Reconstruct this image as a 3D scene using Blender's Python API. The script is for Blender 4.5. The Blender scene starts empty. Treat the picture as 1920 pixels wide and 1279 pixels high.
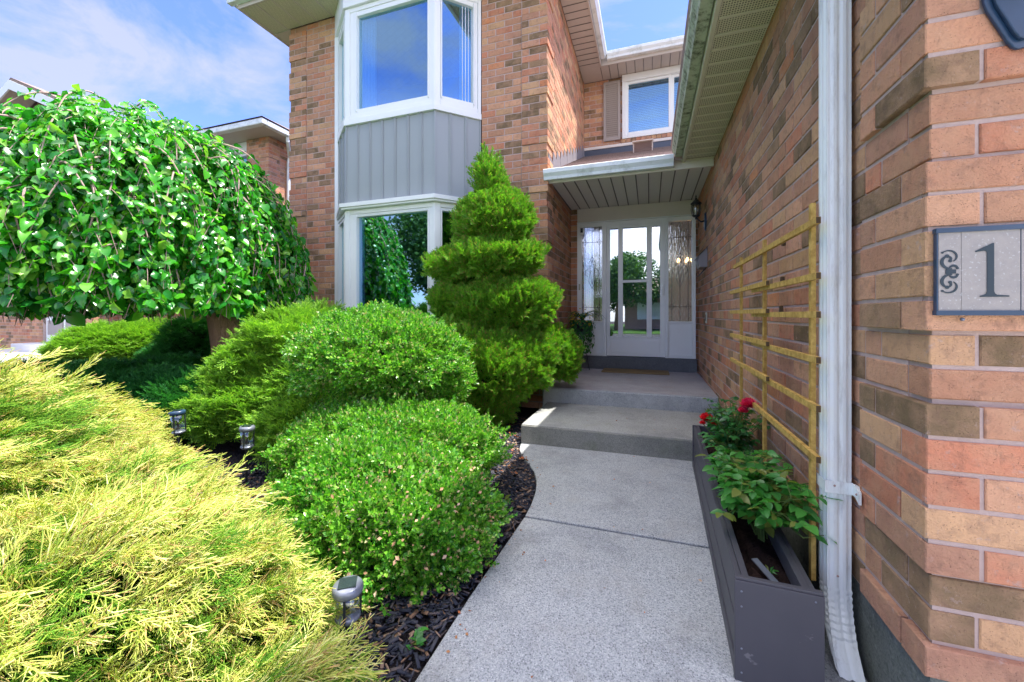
import bpy, math, random
import numpy as np
from mathutils import Vector, Matrix
random.seed(7); RNG = np.random.default_rng(7)
rad = math.radians
scene = bpy.context.scene
COL = scene.collection

# ------------------------------------------------------------------ camera, sky, sun, exposure
SA, CA, FX = 0.3234, 0.9463, 755.0
cd = bpy.data.cameras.new('Camera'); cam = bpy.data.objects.new('Camera', cd); COL.objects.link(cam)
scene.camera = cam
cam.location = (0, 0, 0)
cam.rotation_euler = (rad(90), 0, rad(18.87))
cd.sensor_width = 36; cd.lens = 36 * FX / 1920
cd.shift_y = -49.5 / 1920
cd.clip_start = 0.05; cd.clip_end = 2000

SUN = Vector((0.405, 0.159, 1.0)).normalized()          # towards the sun
SUN_EL = math.asin(SUN.z); SUN_AZ = math.atan2(SUN.x, SUN.y)
sl = bpy.data.lights.new('Sun', 'SUN'); sl.energy = 2.5; sl.angle = rad(0.5); sl.color = (1.0, 0.955, 0.88)
so = bpy.data.objects.new('Sun', sl); COL.objects.link(so)
so.rotation_euler = SUN.to_track_quat('Z', 'Y').to_euler()

w = bpy.data.worlds.new('World'); scene.world = w; w.use_nodes = True
nt = w.node_tree; N = nt.nodes; Lk = nt.links
bg = N['Background']; bg.inputs[1].default_value = 0.15
sky = N.new('ShaderNodeTexSky'); sky.sky_type = 'NISHITA'; sky.sun_disc = False
sky.sun_elevation = SUN_EL; sky.sun_rotation = SUN_AZ; sky.air_density = 1.0; sky.dust_density = 0.6; sky.ozone_density = 1.3
tc = N.new('ShaderNodeTexCoord'); mp = N.new('ShaderNodeMapping'); mp.inputs['Scale'].default_value = (1.0, 1.6, 3.0)
mp.inputs['Rotation'].default_value = (0.3, 0.2, 0.5)
ns = N.new('ShaderNodeTexNoise'); ns.inputs['Scale'].default_value = 2.2; ns.inputs['Detail'].default_value = 9; ns.inputs['Roughness'].default_value = 0.62; ns.inputs['Distortion'].default_value = 0.6
cr = N.new('ShaderNodeValToRGB'); cr.color_ramp.elements[0].position = 0.42; cr.color_ramp.elements[1].position = 0.60
cr.color_ramp.elements[0].color = (0, 0, 0, 1); cr.color_ramp.elements[1].color = (0.75, 0.75, 0.75, 1)
mx = N.new('ShaderNodeMix'); mx.data_type = 'RGBA'; mx.inputs[7].default_value = (1.2, 1.25, 1.52, 1)
# bright clouds added out of view, overhead and streetward, to fill shaded walls
sp = N.new('ShaderNodeSeparateXYZ'); Lk.new(tc.outputs['Generated'], sp.inputs[0])
def mr(src, a, b, c, d_):
    m = N.new('ShaderNodeMapRange'); m.interpolation_type = 'SMOOTHSTEP'
    for i, v in enumerate((a, b, c, d_)): m.inputs[i + 1].default_value = v
    Lk.new(src, m.inputs[0]); return m.outputs[0]
def mth(op, a, b):
    m = N.new('ShaderNodeMath'); m.operation = op
    for i, v in enumerate((a, b)):
        if hasattr(v, 'node'): Lk.new(v, m.inputs[i])
        else: m.inputs[i].default_value = v
    return m.outputs[0]
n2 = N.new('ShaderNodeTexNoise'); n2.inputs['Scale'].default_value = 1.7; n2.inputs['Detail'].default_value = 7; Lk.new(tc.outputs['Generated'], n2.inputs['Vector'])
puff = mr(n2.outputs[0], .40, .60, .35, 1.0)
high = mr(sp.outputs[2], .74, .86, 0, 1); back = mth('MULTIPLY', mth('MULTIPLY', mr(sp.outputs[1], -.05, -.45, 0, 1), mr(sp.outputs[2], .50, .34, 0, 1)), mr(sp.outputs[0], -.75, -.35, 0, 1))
fill_cloud = mth('MULTIPLY', puff, mth('MAXIMUM', high, mth('MULTIPLY', back, .42)))
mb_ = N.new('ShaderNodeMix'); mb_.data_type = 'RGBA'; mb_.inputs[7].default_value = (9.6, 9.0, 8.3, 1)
Lk.new(tc.outputs['Generated'], mp.inputs[0]); Lk.new(mp.outputs[0], ns.inputs['Vector']); Lk.new(ns.outputs[0], cr.inputs[0])
Lk.new(cr.outputs[0], mx.inputs[0]); tn = N.new('ShaderNodeMix'); tn.data_type = 'RGBA'; tn.blend_type = 'MULTIPLY'; tn.inputs[0].default_value = 1; tn.inputs[7].default_value = (.36, .40, .70, 1); Lk.new(sky.outputs[0], tn.inputs[6]); Lk.new(tn.outputs[2], mx.inputs[6]); Lk.new(mx.outputs[2], mb_.inputs[6]); Lk.new(fill_cloud, mb_.inputs[0]); Lk.new(mb_.outputs[2], bg.inputs[0])

scene.view_settings.view_transform = 'Standard'; scene.view_settings.look = 'None'
scene.view_settings.exposure = 2.1; scene.view_settings.gamma = 1
scene.cycles.max_bounces = 8; scene.cycles.transparent_max_bounces = 12

# ------------------------------------------------------------------ helpers
def D(px, py, d):                       # survey note: photo pixel and distance along the view -> metres
    u = (px - 960) / FX
    return Vector((d * (-SA + CA * u), d * (CA + SA * u), (589.5 - py) / FX * d))
GZ = -1.22
class MB:
    def __init__(s): s.V = []; s.F = []; s.M = []
    def add(s, V, F, mi=0):
        o = len(s.V); s.V += [tuple(v) for v in V]; s.F += [tuple(i + o for i in f) for f in F]; s.M += [mi] * len(F); return s
    def box(s, x0, x1, y0, y1, z0, z1, mi=0, T=None):
        V = [Vector((x, y, z)) for z in (z0, z1) for y in (y0, y1) for x in (x0, x1)]
        if T is not None: V = [T @ v for v in V]
        return s.add(V, [(0, 2, 3, 1), (4, 5, 7, 6), (0, 1, 5, 4), (2, 6, 7, 3), (0, 4, 6, 2), (1, 3, 7, 5)], mi)
    def prism(s, prof, O, a, b, e, mi=0, smooth=False):   # polygon in (a,b) plane at O, extruded by vector e
        n = len(prof); O = Vector(O); a = Vector(a); b = Vector(b); e = Vector(e)
        P = [O + a * p[0] + b * p[1] for p in prof]; V = P + [p + e for p in P]
        F = [(i, (i + 1) % n, n + (i + 1) % n, n + i) for i in range(n)] + [tuple(range(n))[::-1], tuple(range(n, 2 * n))]
        return s.add(V, F, mi)
    def tube(s, pts, r, k=6, mi=0, cap=True):
        pts = [Vector(p) for p in pts]; n = len(pts); rr = r if isinstance(r, (list, tuple)) else [r] * n
        V = []; F = []; up = None
        for i, p in enumerate(pts):
            t = (pts[min(i + 1, n - 1)] - pts[max(i - 1, 0)]).normalized()
            if up is None: up = t.orthogonal().normalized()
            up = (up - t * up.dot(t)).normalized(); sd = t.cross(up)
            for j in range(k):
                a = 2 * math.pi * j / k; V.append(p + (up * math.cos(a) + sd * math.sin(a)) * rr[i])
        for i in range(n - 1):
            for j in range(k):
                F.append((i * k + j, i * k + (j + 1) % k, (i + 1) * k + (j + 1) % k, (i + 1) * k + j))
        if cap: F += [tuple(range(k))[::-1], tuple(range((n - 1) * k, n * k))]
        return s.add(V, F, mi)
    def lathe(s, prof, c, k=20, mi=0, T=None):
        V = []; F = []; n = len(prof); c = Vector(c)
        for r, z in prof:
            for j in range(k):
                a = 2 * math.pi * j / k; v = Vector((r * math.cos(a), r * math.sin(a), z)); V.append(c + (T @ v if T is not None else v))
        for i in range(n - 1):
            for j in range(k): F.append((i * k + j, i * k + (j + 1) % k, (i + 1) * k + (j + 1) % k, (i + 1) * k + j))
        F += [tuple(range(k))[::-1], tuple(range((n - 1) * k, n * k))]
        return s.add(V, F, mi)
    def ell(s, c, r, k=16, mi=0):
        n = k // 2; prof = [(max(1e-3, math.sin(math.pi * i / n)), -math.cos(math.pi * i / n)) for i in range(n + 1)]
        return s.lathe([(p[0], p[1]) for p in prof], c, k, mi, Matrix.Diagonal((r[0], r[1], r[2])))
    def build(s, name, mats, parent=None, smooth=False, bev=0):
        me = bpy.data.meshes.new(name); me.from_pydata(s.V, [], s.F)
        if not isinstance(mats, (list, tuple)): mats = [mats]
        for m in mats: me.materials.append(m)
        if len(mats) > 1: me.polygons.foreach_set('material_index', s.M)
        if smooth: me.polygons.foreach_set('use_smooth', [True] * len(me.polygons))
        me.update(); o = bpy.data.objects.new(name, me); COL.objects.link(o)
        if parent: o.parent = parent; o.matrix_parent_inverse = Matrix.Translation(parent.location).inverted()
        if bev:
            b = o.modifiers.new('bevel', 'BEVEL'); b.width = bev; b.segments = 2; b.limit_method = 'ANGLE'; b.angle_limit = rad(40)
        return o
def tag(o, label=None, cat=None, group=None, kind=None):
    if label: o['label'] = label
    if cat: o['category'] = cat
    if group: o['group'] = group
    if kind: o['kind'] = kind
    return o
def empty(name, loc, label, cat, group=None):
    o = bpy.data.objects.new(name, None); COL.objects.link(o); o.location = loc; o.empty_display_size = .1
    return tag(o, label, cat, group)
def npmesh(name, V, F, mats, parent=None, smooth=False, mi=None):
    me = bpy.data.meshes.new(name); k = F.shape[1]
    me.vertices.add(len(V)); me.vertices.foreach_set('co', V.astype(np.float32).ravel())
    me.loops.add(F.size); me.loops.foreach_set('vertex_index', F.astype(np.int32).ravel())
    me.polygons.add(len(F)); me.polygons.foreach_set('loop_start', np.arange(0, F.size, k, dtype=np.int32))
    me.polygons.foreach_set('loop_total', np.full(len(F), k, dtype=np.int32))
    if not isinstance(mats, (list, tuple)): mats = [mats]
    for m in mats: me.materials.append(m)
    if mi is not None: me.polygons.foreach_set('material_index', mi.astype(np.int32))
    if smooth: me.polygons.foreach_set('use_smooth', np.ones(len(F), dtype=bool))
    me.update(calc_edges=True); o = bpy.data.objects.new(name, me); COL.objects.link(o)
    if parent: o.parent = parent; o.matrix_parent_inverse = Matrix.Translation(parent.location).inverted()
    return o
def nrm(a): return a / np.maximum(1e-9, np.linalg.norm(a, axis=1, keepdims=True))
def scat(tV, tF, pos, tip, nor, sc):    # copies of a small template: local y = tip, z = normal
    t = nrm(tip); x = nrm(np.cross(t, nor)); z = np.cross(x, t)
    R = np.stack([x, t, z], axis=2)     # N,3,3 columns
    sc = np.asarray(sc)
    if sc.ndim == 1: sc = sc[:, None]
    V = np.einsum('nij,nkj->nki', R, tV[None] * sc[:, None, :]) + pos[:, None, :]
    n, k = len(pos), len(tV)
    F = (tF[None] + (np.arange(n) * k)[:, None, None]).reshape(-1, tF.shape[1])
    return V.reshape(-1, 3), F
def join(parts):
    Vs = []; Fs = []; o = 0
    for V, F in parts: Vs.append(V); Fs.append(F + o); o += len(V)
    return np.concatenate(Vs), np.concatenate(Fs)

# ------------------------------------------------------------------ materials
class NM:
    def __init__(s, name, rough=0.6, spec=0.5, metal=0.0):
        s.m = bpy.data.materials.new(name); s.m.use_nodes = True; s.t = s.m.node_tree; s.N = s.t.nodes
        s.b = s.N['Principled BSDF']; s.b.inputs['Roughness'].default_value = rough
        s.b.inputs['Specular IOR Level'].default_value = spec; s.b.inputs['Metallic'].default_value = metal
        s.pos = s.N.new('ShaderNodeNewGeometry').outputs['Position']
    def n(s, t, **k):
        x = s.N.new(t)
        for a, v in k.items(): setattr(x, a, v)
        return x
    def L(s, a, b): s.t.links.new(a, b)
    def noise(s, sc, det=4, rough=.55, vec=None, scale3=None):
        x = s.n('ShaderNodeTexNoise'); x.inputs['Scale'].default_value = sc; x.inputs['Detail'].default_value = det; x.inputs['Roughness'].default_value = rough
        v = vec or s.pos
        if scale3:
            m = s.n('ShaderNodeMapping'); m.inputs['Scale'].default_value = scale3; s.L(v, m.inputs[0]); v = m.outputs[0]
        s.L(v, x.inputs['Vector']); return x.outputs[0]
    def voro(s, sc, feat='F1', out=0):
        x = s.n('ShaderNodeTexVoronoi', feature=feat); x.inputs['Scale'].default_value = sc; s.L(s.pos, x.inputs['Vector']); return x.outputs[out]
    def ramp(s, fac, stops, interp='LINEAR'):
        x = s.n('ShaderNodeValToRGB'); r = x.color_ramp; r.interpolation = interp
        while len(r.elements) < len(stops): r.elements.new(.5)
        for e, (p, c) in zip(r.elements, stops):
            e.position = p; c = (c, c, c) if isinstance(c, (int, float)) else c; e.color = (*c, 1)
        s.L(fac, x.inputs[0]); return x.outputs[0]
    def mix(s, fac, a, b, mode='MIX'):
        x = s.n('ShaderNodeMix', data_type='RGBA', blend_type=mode)
        for i, v in ((0, fac), (6, a), (7, b)):
            if hasattr(v, 'links') or hasattr(v, 'node'): s.L(v, x.inputs[i])
            elif i == 0: x.inputs[0].default_value = v
            else: x.inputs[i].default_value = (*v, 1) if isinstance(v, tuple) else (v, v, v, 1)
        return x.outputs[2]
    def math(s, op, a, b=0.0):
        x = s.n('ShaderNodeMath', operation=op)
        for i, v in ((0, a), (1, b)):
            if hasattr(v, 'node'): s.L(v, x.inputs[i])
            else: x.inputs[i].default_value = v
        return x.outputs[0]
    def col(s, c):
        if hasattr(c, 'node'): s.L(c, s.b.inputs['Base Color'])
        else: s.b.inputs['Base Color'].default_value = (*c, 1)
        return s
    def rgh(s, v): s.L(v, s.b.inputs['Roughness']); return s
    def bump(s, h, strength=.5, dist=.01):
        x = s.n('ShaderNodeBump'); x.inputs['Strength'].default_value = strength; x.inputs['Distance'].default_value = dist
        s.L(h, x.inputs['Height']); s.L(x.outputs[0], s.b.inputs['Normal']); return s
    def rnd(s): return s.N['Geometry'].outputs['Random Per Island']
M = {}
# brick
k = NM('fired_brick', .9, .2)
r1 = k.rnd(); r2 = k.math('FRACT', k.math('MULTIPLY', r1, 57.31)); r3 = k.math('FRACT', k.math('MULTIPLY', r1, 913.7))
base = k.ramp(r1, [(0, (.59, .30, .18)), (.20, (.64, .385, .21)), (.36, (.58, .235, .135)), (.50, (.52, .27, .175)), (.62, (.63, .34, .205)), (.74, (.225, .155, .085)), (.89, (.32, .205, .115)), (.95, (.64, .26, .12))], 'CONSTANT')
v = k.math('ADD', k.math('MULTIPLY', r2, .34), .83)
c = k.mix(1.0, base, v, 'MULTIPLY')
blot = k.noise(9, 5, .6); c = k.mix(k.ramp(blot, [(.40, 0.0), (.70, .60)]), c, (.60, .36, .22))
c = k.mix(k.ramp(k.noise(26, 4, .6), [(.52, 0.0), (.75, .5)]), c, (.17, .10, .075))
vo = k.voro(190); pit = k.ramp(vo, [(.10, .25), (.24, 1.0)])
pitmask = k.ramp(k.noise(45, 3), [(.54, 1.0), (.60, 0.0)])
c = k.mix(pitmask, k.mix(1.0, c, pit, 'MULTIPLY'), c)
wh = k.ramp(k.voro(260), [(.06, 1.0), (.13, 0.0)]); whm = k.ramp(k.noise(14, 3), [(.52, 0.0), (.62, .9)])
c = k.mix(k.mix(1.0, wh, whm, 'MULTIPLY'), c, (.75, .68, .60))
c = k.mix(k.ramp(k.noise(5, 6, .7, scale3=(1, 1, .35)), [(.40, 0.0), (.75, .30)]), c, (.20, .12, .085))
c = k.mix(k.ramp(k.noise(24, 6, .75), [(.60, 0.0), (.68, .55)]), c, (.50, .38, .34))
k.col(c); h = k.math('ADD', k.math('MULTIPLY', k.noise(210, 3, .7), .5), k.math('ADD', k.math('MULTIPLY', pit, .3), k.noise(35, 4, .6)))
k.bump(h, 1.0, .009); M['brick'] = k.m
k = NM('mortar', .95, .1); k.col(k.mix(k.noise(45, 4), (.62, .49, .44), (.44, .33, .30))); k.bump(k.noise(240, 4, .7), .8, .004); M['mortar'] = k.m
def plain(name, c, rough=.5, spec=.5, metal=0, var=.12, sc=6, bumpd=0, bsc=80):
    k = NM(name, rough, spec, metal); a = tuple(x * (1 - var) for x in c); b = tuple(min(1, x * (1 + var * .6)) for x in c)
    k.col(k.mix(k.noise(sc, 5, .6), a, b))
    if bumpd: k.bump(k.noise(bsc, 4, .6), .6, bumpd)
    M[name] = k.m; return k
plain('white_vinyl', (.82, .86, .85), .38, .5, var=.06, sc=3)
plain('cream_trim', (.74, .70, .64), .5, .4, var=.1, sc=4)
plain('grey_siding', (.33, .37, .385), .5, .4, var=.06, sc=2)
plain('door_white', (.86, .91, .91), .35, .5, var=.05, sc=3)
plain('panel_seam', (.10, .10, .11), .7)
plain('shutter_beige', (.36, .32, .29), .5, .4, var=.08)
plain('flashing_grey', (.24, .225, .24), .45, .5, var=.2)
plain('flashing_dark', (.055, .075, .115), .4, .5, var=.2)
plain('black_metal', (.022, .026, .032), .38, .5, var=.3, sc=30)
plain('blue_black', (.022, .055, .11), .30, .6, var=.3, sc=20)
plain('dark_room', (.035, .04, .05), .9, .2)
plain('curtain', (.85, .86, .87), .9, .1, var=.05)
plain('roof_wood', (.2, .17, .14), .8)
plain('bark_twig', (.42, .29, .26), .8, .2, var=.4, sc=40)
plain('green_stem', (.10, .17, .04), .6, .3, var=.3, sc=40)
plain('neighbour_slab', (.62, .62, .62), .8, .2, var=.12, sc=4)
plain('plaque_brass', (.50, .52, .42), .4, .5)
plain('lamp_steel', (.20, .22, .27), .32, .5, .35, var=.25, sc=40)
plain('solar_cell', (.02, .035, .03), .12, .8, var=.5, sc=60)
plain('lawn', (.055, .12, .025), .9, .1, var=.5, sc=3, bumpd=.03)
plain('asphalt', (.06, .06, .062), .9, .2, var=.3, sc=20)
plain('far_wall', (.42, .27, .21), .9, .2, var=.2, sc=5)
# gutters
k = NM('gutter_white', .35, .5)
st = k.ramp(k.noise(5, 6, .7), [(.50, 0.0), (.72, .55)]); k.col(k.mix(st, (.76, .82, .82), (.20, .25, .19))); M['gutter'] = k.m
k = NM('gutter_mossy', .7, .3)
a = k.ramp(k.noise(16, 8, .72), [(.46, 0.0), (.66, .9)]); c = k.mix(a, (.46, .52, .40), (.045, .06, .03)); k.col(c); k.bump(k.noise(60, 5), .5, .004); M['gutter_mossy'] = k.m
# downspout white with grime toward lumps
k = NM('downspout_white', .33, .5)
st = k.ramp(k.noise(9, 7, .75, scale3=(3, 3, .35)), [(.53, 0.0), (.74, .7)]); k.col(k.mix(st, (.82, .87, .86), (.36, .35, .33)))
M['downspout'] = k.m
# soffit perforated
k = NM('soffit_vented', .55, .35)
sep = k.n('ShaderNodeSeparateXYZ'); k.L(k.pos, sep.inputs[0])
def cell(axis, per, off=0.0): return k.math('ABSOLUTE', k.math('SUBTRACT', k.math('FRACT', k.math('ADD', k.math('MULTIPLY', sep.outputs[axis], 1 / per), off)), .5))
ax = cell(0, .0145); ay = cell(1, .0185)
d = k.math('ADD', k.math('POWER', ax, 2.0), k.math('POWER', ay, 2.0))
hole = k.ramp(d, [(.075, 1.0), (.10, 0.0)])
k.col(k.mix(hole, (.66, .63, .47), (.10, .095, .07))); M['soffit_vented'] = k.m
plain('soffit_plain', (.66, .63, .50), .5, .4, var=.05)
plain('soffit_seam', (.17, .16, .15), .6)
plain('soffit_porch', (.74, .73, .69), .5, .4, var=.05)
plain('soffit_wing', (.52, .47, .42), .5, .4, var=.06)
# shingles
k = NM('shingle', .95, .1)
br = k.n('ShaderNodeTexBrick'); br.inputs['Scale'].default_value = 1; br.inputs['Mortar Size'].default_value = .006; br.inputs['Brick Width'].default_value = .18; br.inputs['Row Height'].default_value = .13
br.inputs['Color1'].default_value = (.20, .135, .125, 1); br.inputs['Color2'].default_value = (.30, .21, .19, 1); br.inputs['Mortar'].default_value = (.04, .03, .03, 1)
k.L(k.pos, br.inputs['Vector']); c = k.mix(k.noise(120, 3), br.outputs[0], (.34, .27, .24)); k.col(c); k.bump(br.outputs['Fac'], .5, .01); M['shingle'] = k.m
# exposed aggregate path
def concrete(name, base, dark, light, sc, warm=None, pebble=.55):
    k = NM(name, .85, .25)
    v1 = k.voro(sc); rr = k.n('ShaderNodeTexVoronoi'); rr.inputs['Scale'].default_value = sc; k.L(k.pos, rr.inputs['Vector'])
    sp = k.n('ShaderNodeSeparateColor'); k.L(rr.outputs['Color'], sp.inputs[0])
    isd = k.ramp(sp.outputs[0], [(0, 1.0), (.20, 0.0)], 'CONSTANT'); isl = k.ramp(sp.outputs[1], [(0, 1.0), (.22, 0.0)], 'CONSTANT')
    core = k.ramp(v1, [(.36, 1.0), (.52, 0.0)])
    c = k.mix(k.ramp(k.noise(2.2, 6, .65), [(.3, 0.0), (.7, 1.0)]), base, tuple(x * .80 for x in base))
    c = k.mix(k.ramp(k.noise(170, 3, .6), [(.42, 0.0), (.66, .55)]), c, dark)
    c = k.mix(k.math('MULTIPLY', k.mix(1.0, isd, core, 'MULTIPLY'), pebble), c, dark)
    c = k.mix(k.math('MULTIPLY', k.mix(1.0, isl, core, 'MULTIPLY'), pebble * .8), c, light)
    if warm: c = k.mix(k.ramp(k.noise(5, 6, .7), [(.5, 0.0), (.75, .5)]), c, warm)
    c = k.mix(k.ramp(k.noise(1.7, 5, .75), [(.48, 0.0), (.70, .38)]), c, dark)
    k.col(c); k.bump(k.math('ADD', k.noise(150, 4, .7), v1), .6, .004); M[name] = k.m
concrete('path_aggregate', (.49, .515, .53), (.06, .07, .085), (.68, .69, .70), 150, (.36, .35, .33), .62)
concrete('step_concrete', (.34, .34, .30), (.08, .085, .08), (.42, .42, .40), 170, (.16, .19, .11), .4)
concrete('step_top', (.47, .475, .45), (.10, .11, .11), (.50, .5, .5), 170, (.27, .28, .2), .4)
concrete('porch_concrete', (.50, .49, .50), (.15, .15, .17), (.45, .45, .45), 200, (.42, .31, .28), .12)
concrete('porch_riser', (.46, .48, .48), (.12, .14, .15), (.52, .55, .57), 60, (.55, .57, .58), .3)
concrete('parging', (.20, .225, .205), (.07, .085, .07), (.36, .38, .36), 60, (.10, .13, .07), .3)
concrete('door_sill', (.17, .19, .205), (.08, .09, .10), (.28, .29, .3), 40, (.08, .09, .09), .2)
# glass
def glass(name, base_r=.32, tint=(.55, .75, .95), bs=.12, bsc=1.6):
    k = NM(name); n = k.N; n.remove(k.b); out = n['Material Output']
    g = n.new('ShaderNodeBsdfGlossy'); g.inputs['Roughness'].default_value = .012; g.inputs['Color'].default_value = (.92, .97, 1, 1) if name != 'window_glass' else (.62, .90, .95, 1)
    t = n.new('ShaderNodeBsdfTransparent'); t.inputs['Color'].default_value = (*tint, 1)
    lw = n.new('ShaderNodeLayerWeight'); lw.inputs['Blend'].default_value = .35
    f = k.math('ADD', k.math('MULTIPLY', lw.outputs['Facing'], .55), base_r)
    b = n.new('ShaderNodeBump'); b.inputs['Strength'].default_value = bs; b.inputs['Distance'].default_value = .004
    k.L(k.noise(bsc, 2, .5, scale3=(1, 1, .3 if bsc > 5 else 1)), b.inputs['Height']); k.L(b.outputs[0], g.inputs['Normal'])
    m = n.new('ShaderNodeMixShader'); k.L(f, m.inputs[0]); k.L(t.outputs[0], m.inputs[1]); k.L(g.outputs[0], m.inputs[2]); k.L(m.outputs[0], out.inputs[0]); M[name] = k.m
glass('window_glass', .24); glass('door_glass', .42, (.7, .8, .85)); glass('textured_glass', .30, (.75, .75, .72), .5, 55); glass('lamp_glass', .12, (.85, .85, .8))
# wood, planter, soil, mulch, mat
k = NM('pine_lath', .7, .3)
c = k.mix(k.ramp(k.noise(30, 6, .65), [(.35, 0.0), (.65, 1.0)]), (.64, .43, .12), (.36, .21, .045)); c = k.mix(k.ramp(k.voro(7), [(.05, .8), (.10, 0.0)]), c, (.12, .06, .02)); k.col(c); k.bump(k.noise(140, 3), .3, .002); M['pine'] = k.m
plain('end_grain', (.09, .055, .025), .8)
k = NM('planter_grey', .5, .45)
c = k.mix(k.noise(5, 5), (.050, .050, .062), (.075, .073, .086)); scr = k.ramp(k.noise(7, 5, .7, scale3=(1, 9, 1.3)), [(.66, 0.0), (.69, .35)])
c = k.mix(scr, c, (.28, .27, .28)); k.col(c); M['planter'] = k.m
k = NM('soil', .95, .1); k.col(k.mix(k.noise(60, 5), (.022, .016, .018), (.06, .035, .028))); k.bump(k.noise(70, 5, .7), 1, .03); M['soil'] = k.m
k = NM('mulch_ground', .95, .1); k.col(k.mix(k.noise(30, 6, .7), (.022, .022, .03), (.085, .07, .07))); k.bump(k.noise(40, 6, .7), 1, .04); M['mulch'] = k.m
k = NM('mulch_chip', .85, .25); k.col(k.ramp(k.rnd(), [(0, (.03, .034, .05)), (.45, (.06, .06, .075)), (.7, (.11, .09, .09)), (.86, (.20, .12, .075)), (.95, (.28, .19, .14))], 'CONSTANT')); M['chip'] = k.m
k = NM('coir', .95, .1); k.col(k.mix(k.noise(220, 3), (.20, .14, .07), (.36, .27, .15))); k.bump(k.noise(300, 3), 1, .008); M['coir'] = k.m
k = NM('sign_stone', .6, .4); c = k.mix(k.noise(55, 5, .65), (.40, .36, .32), (.25, .24, .235)); c = k.mix(k.ramp(k.noise(150, 3), [(.6, 0.0), (.7, .7)]), c, (.55, .55, .55)); k.col(c); k.bump(k.noise(120, 3), .3, .002); M['stone'] = k.m
k = NM('sign_ink', .4, .4); k.col((.022, .04, .055)); M['ink'] = k.m
# bark
k = NM('bark', .9, .2); c = k.mix(k.noise(18, 6, .65, scale3=(4, 4, .6)), (.46, .28, .19), (.15, .085, .06)); k.col(c); k.bump(k.noise(22, 6, .7, scale3=(4, 4, .5)), 1, .05); M['bark'] = k.m
# foliage
def leafmat(name, cols, rough=.45, spec=.4, trans=.35, tcol=None, clump=None):
    k = NM(name, rough, spec); n = len(cols); r = k.rnd()
    c = k.ramp(r, [(i / n, cc) for i, cc in enumerate(cols)], 'CONSTANT')
    if clump: c = k.mix(k.ramp(k.noise(clump[0], 3), [(.4, 0.0), (.65, clump[1])]), c, clump[2])
    k.col(c); tr = k.n('ShaderNodeBsdfTranslucent')
    tm = k.mix(1.0, c, tcol or (1.5, 1.8, .6), 'MULTIPLY'); k.L(tm, tr.inputs[0])
    ms = k.n('ShaderNodeMixShader'); ms.inputs[0].default_value = trans
    k.L(k.b.outputs[0], ms.inputs[1]); k.L(tr.outputs[0], ms.inputs[2]); k.L(ms.outputs[0], k.N['Material Output'].inputs[0]); M[name] = k.m
leafmat('mulberry_leaf', [(.02, .19, .012), (.045, .30, .015), (.08, .39, .02), (.025, .22, .03), (.14, .46, .035), (.015, .14, .016), (.04, .27, .02), (.20, .44, .05)], .27, .7, .38)
leafmat('street_leaf', [(.04, .12, .03), (.07, .17, .03), (.10, .21, .05), (.03, .09, .03)], .6, .3, .25)
leafmat('boxwood_leaf', [(.045, .21, .02), (.10, .34, .03), (.18, .45, .035), (.06, .25, .028), (.28, .54, .07), (.035, .16, .02), (.12, .38, .03), (.09, .30, .03), (.20, .47, .045), (.42, .38, .18)], .30, .6, .32, None, (5.5, .25, (.17, .26, .03)))
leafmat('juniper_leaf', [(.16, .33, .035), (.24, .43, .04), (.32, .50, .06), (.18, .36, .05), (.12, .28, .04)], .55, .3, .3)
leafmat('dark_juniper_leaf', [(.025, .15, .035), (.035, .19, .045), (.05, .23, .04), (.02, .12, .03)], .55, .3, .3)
leafmat('cedar_leaf', [(.11, .30, .02), (.16, .38, .025), (.22, .45, .03), (.13, .33, .035), (.08, .24, .03), (.26, .48, .04), (.15, .33, .03), (.13, .30, .03), (.20, .40, .04), (.12, .30, .03), (.38, .20, .09)], .5, .3, .32)
leafmat('cypress_leaf', [(.72, .75, .19), (.80, .81, .27), (.54, .66, .12), (.86, .86, .42), (.40, .56, .09), (.76, .77, .22), (.60, .70, .15), (.78, .58, .26)], .5, .3, .38, (1.2, 1.2, .5))
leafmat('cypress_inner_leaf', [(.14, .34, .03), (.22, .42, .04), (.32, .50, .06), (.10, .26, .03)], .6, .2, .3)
leafmat('rose_leaf', [(.02, .12, .035), (.03, .16, .04), (.04, .19, .045), (.05, .22, .05), (.10, .17, .03)], .35, .5, .3)
leafmat('rose_leaf_bright', [(.04, .19, .035), (.06, .25, .04), (.08, .30, .05), (.05, .22, .045), (.18, .22, .05)], .33, .5, .35)
leafmat('red_petal', [(.62, .02, .03), (.75, .03, .05), (.80, .05, .06)], .5, .3, .3, (1.4, .6, .6))
leafmat('pink_petal', [(.65, .03, .10), (.75, .05, .15), (.80, .09, .18)], .5, .3, .3, (1.4, .6, .8))
leafmat('basket_leaf', [(.04, .16, .04), (.06, .22, .05), (.035, .13, .06)], .5, .3, .3)
leafmat('yellow_petal', [(.8, .62, .05), (.7, .5, .04)], .5, .3, .3, (1.2, 1.2, .5))
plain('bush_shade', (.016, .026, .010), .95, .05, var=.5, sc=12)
plain('bush_brown', (.10, .06, .035), .95, .05, var=.5, sc=30)
plain('dry_stem', (.22, .14, .09), .9, .1, var=.4, sc=40)

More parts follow.
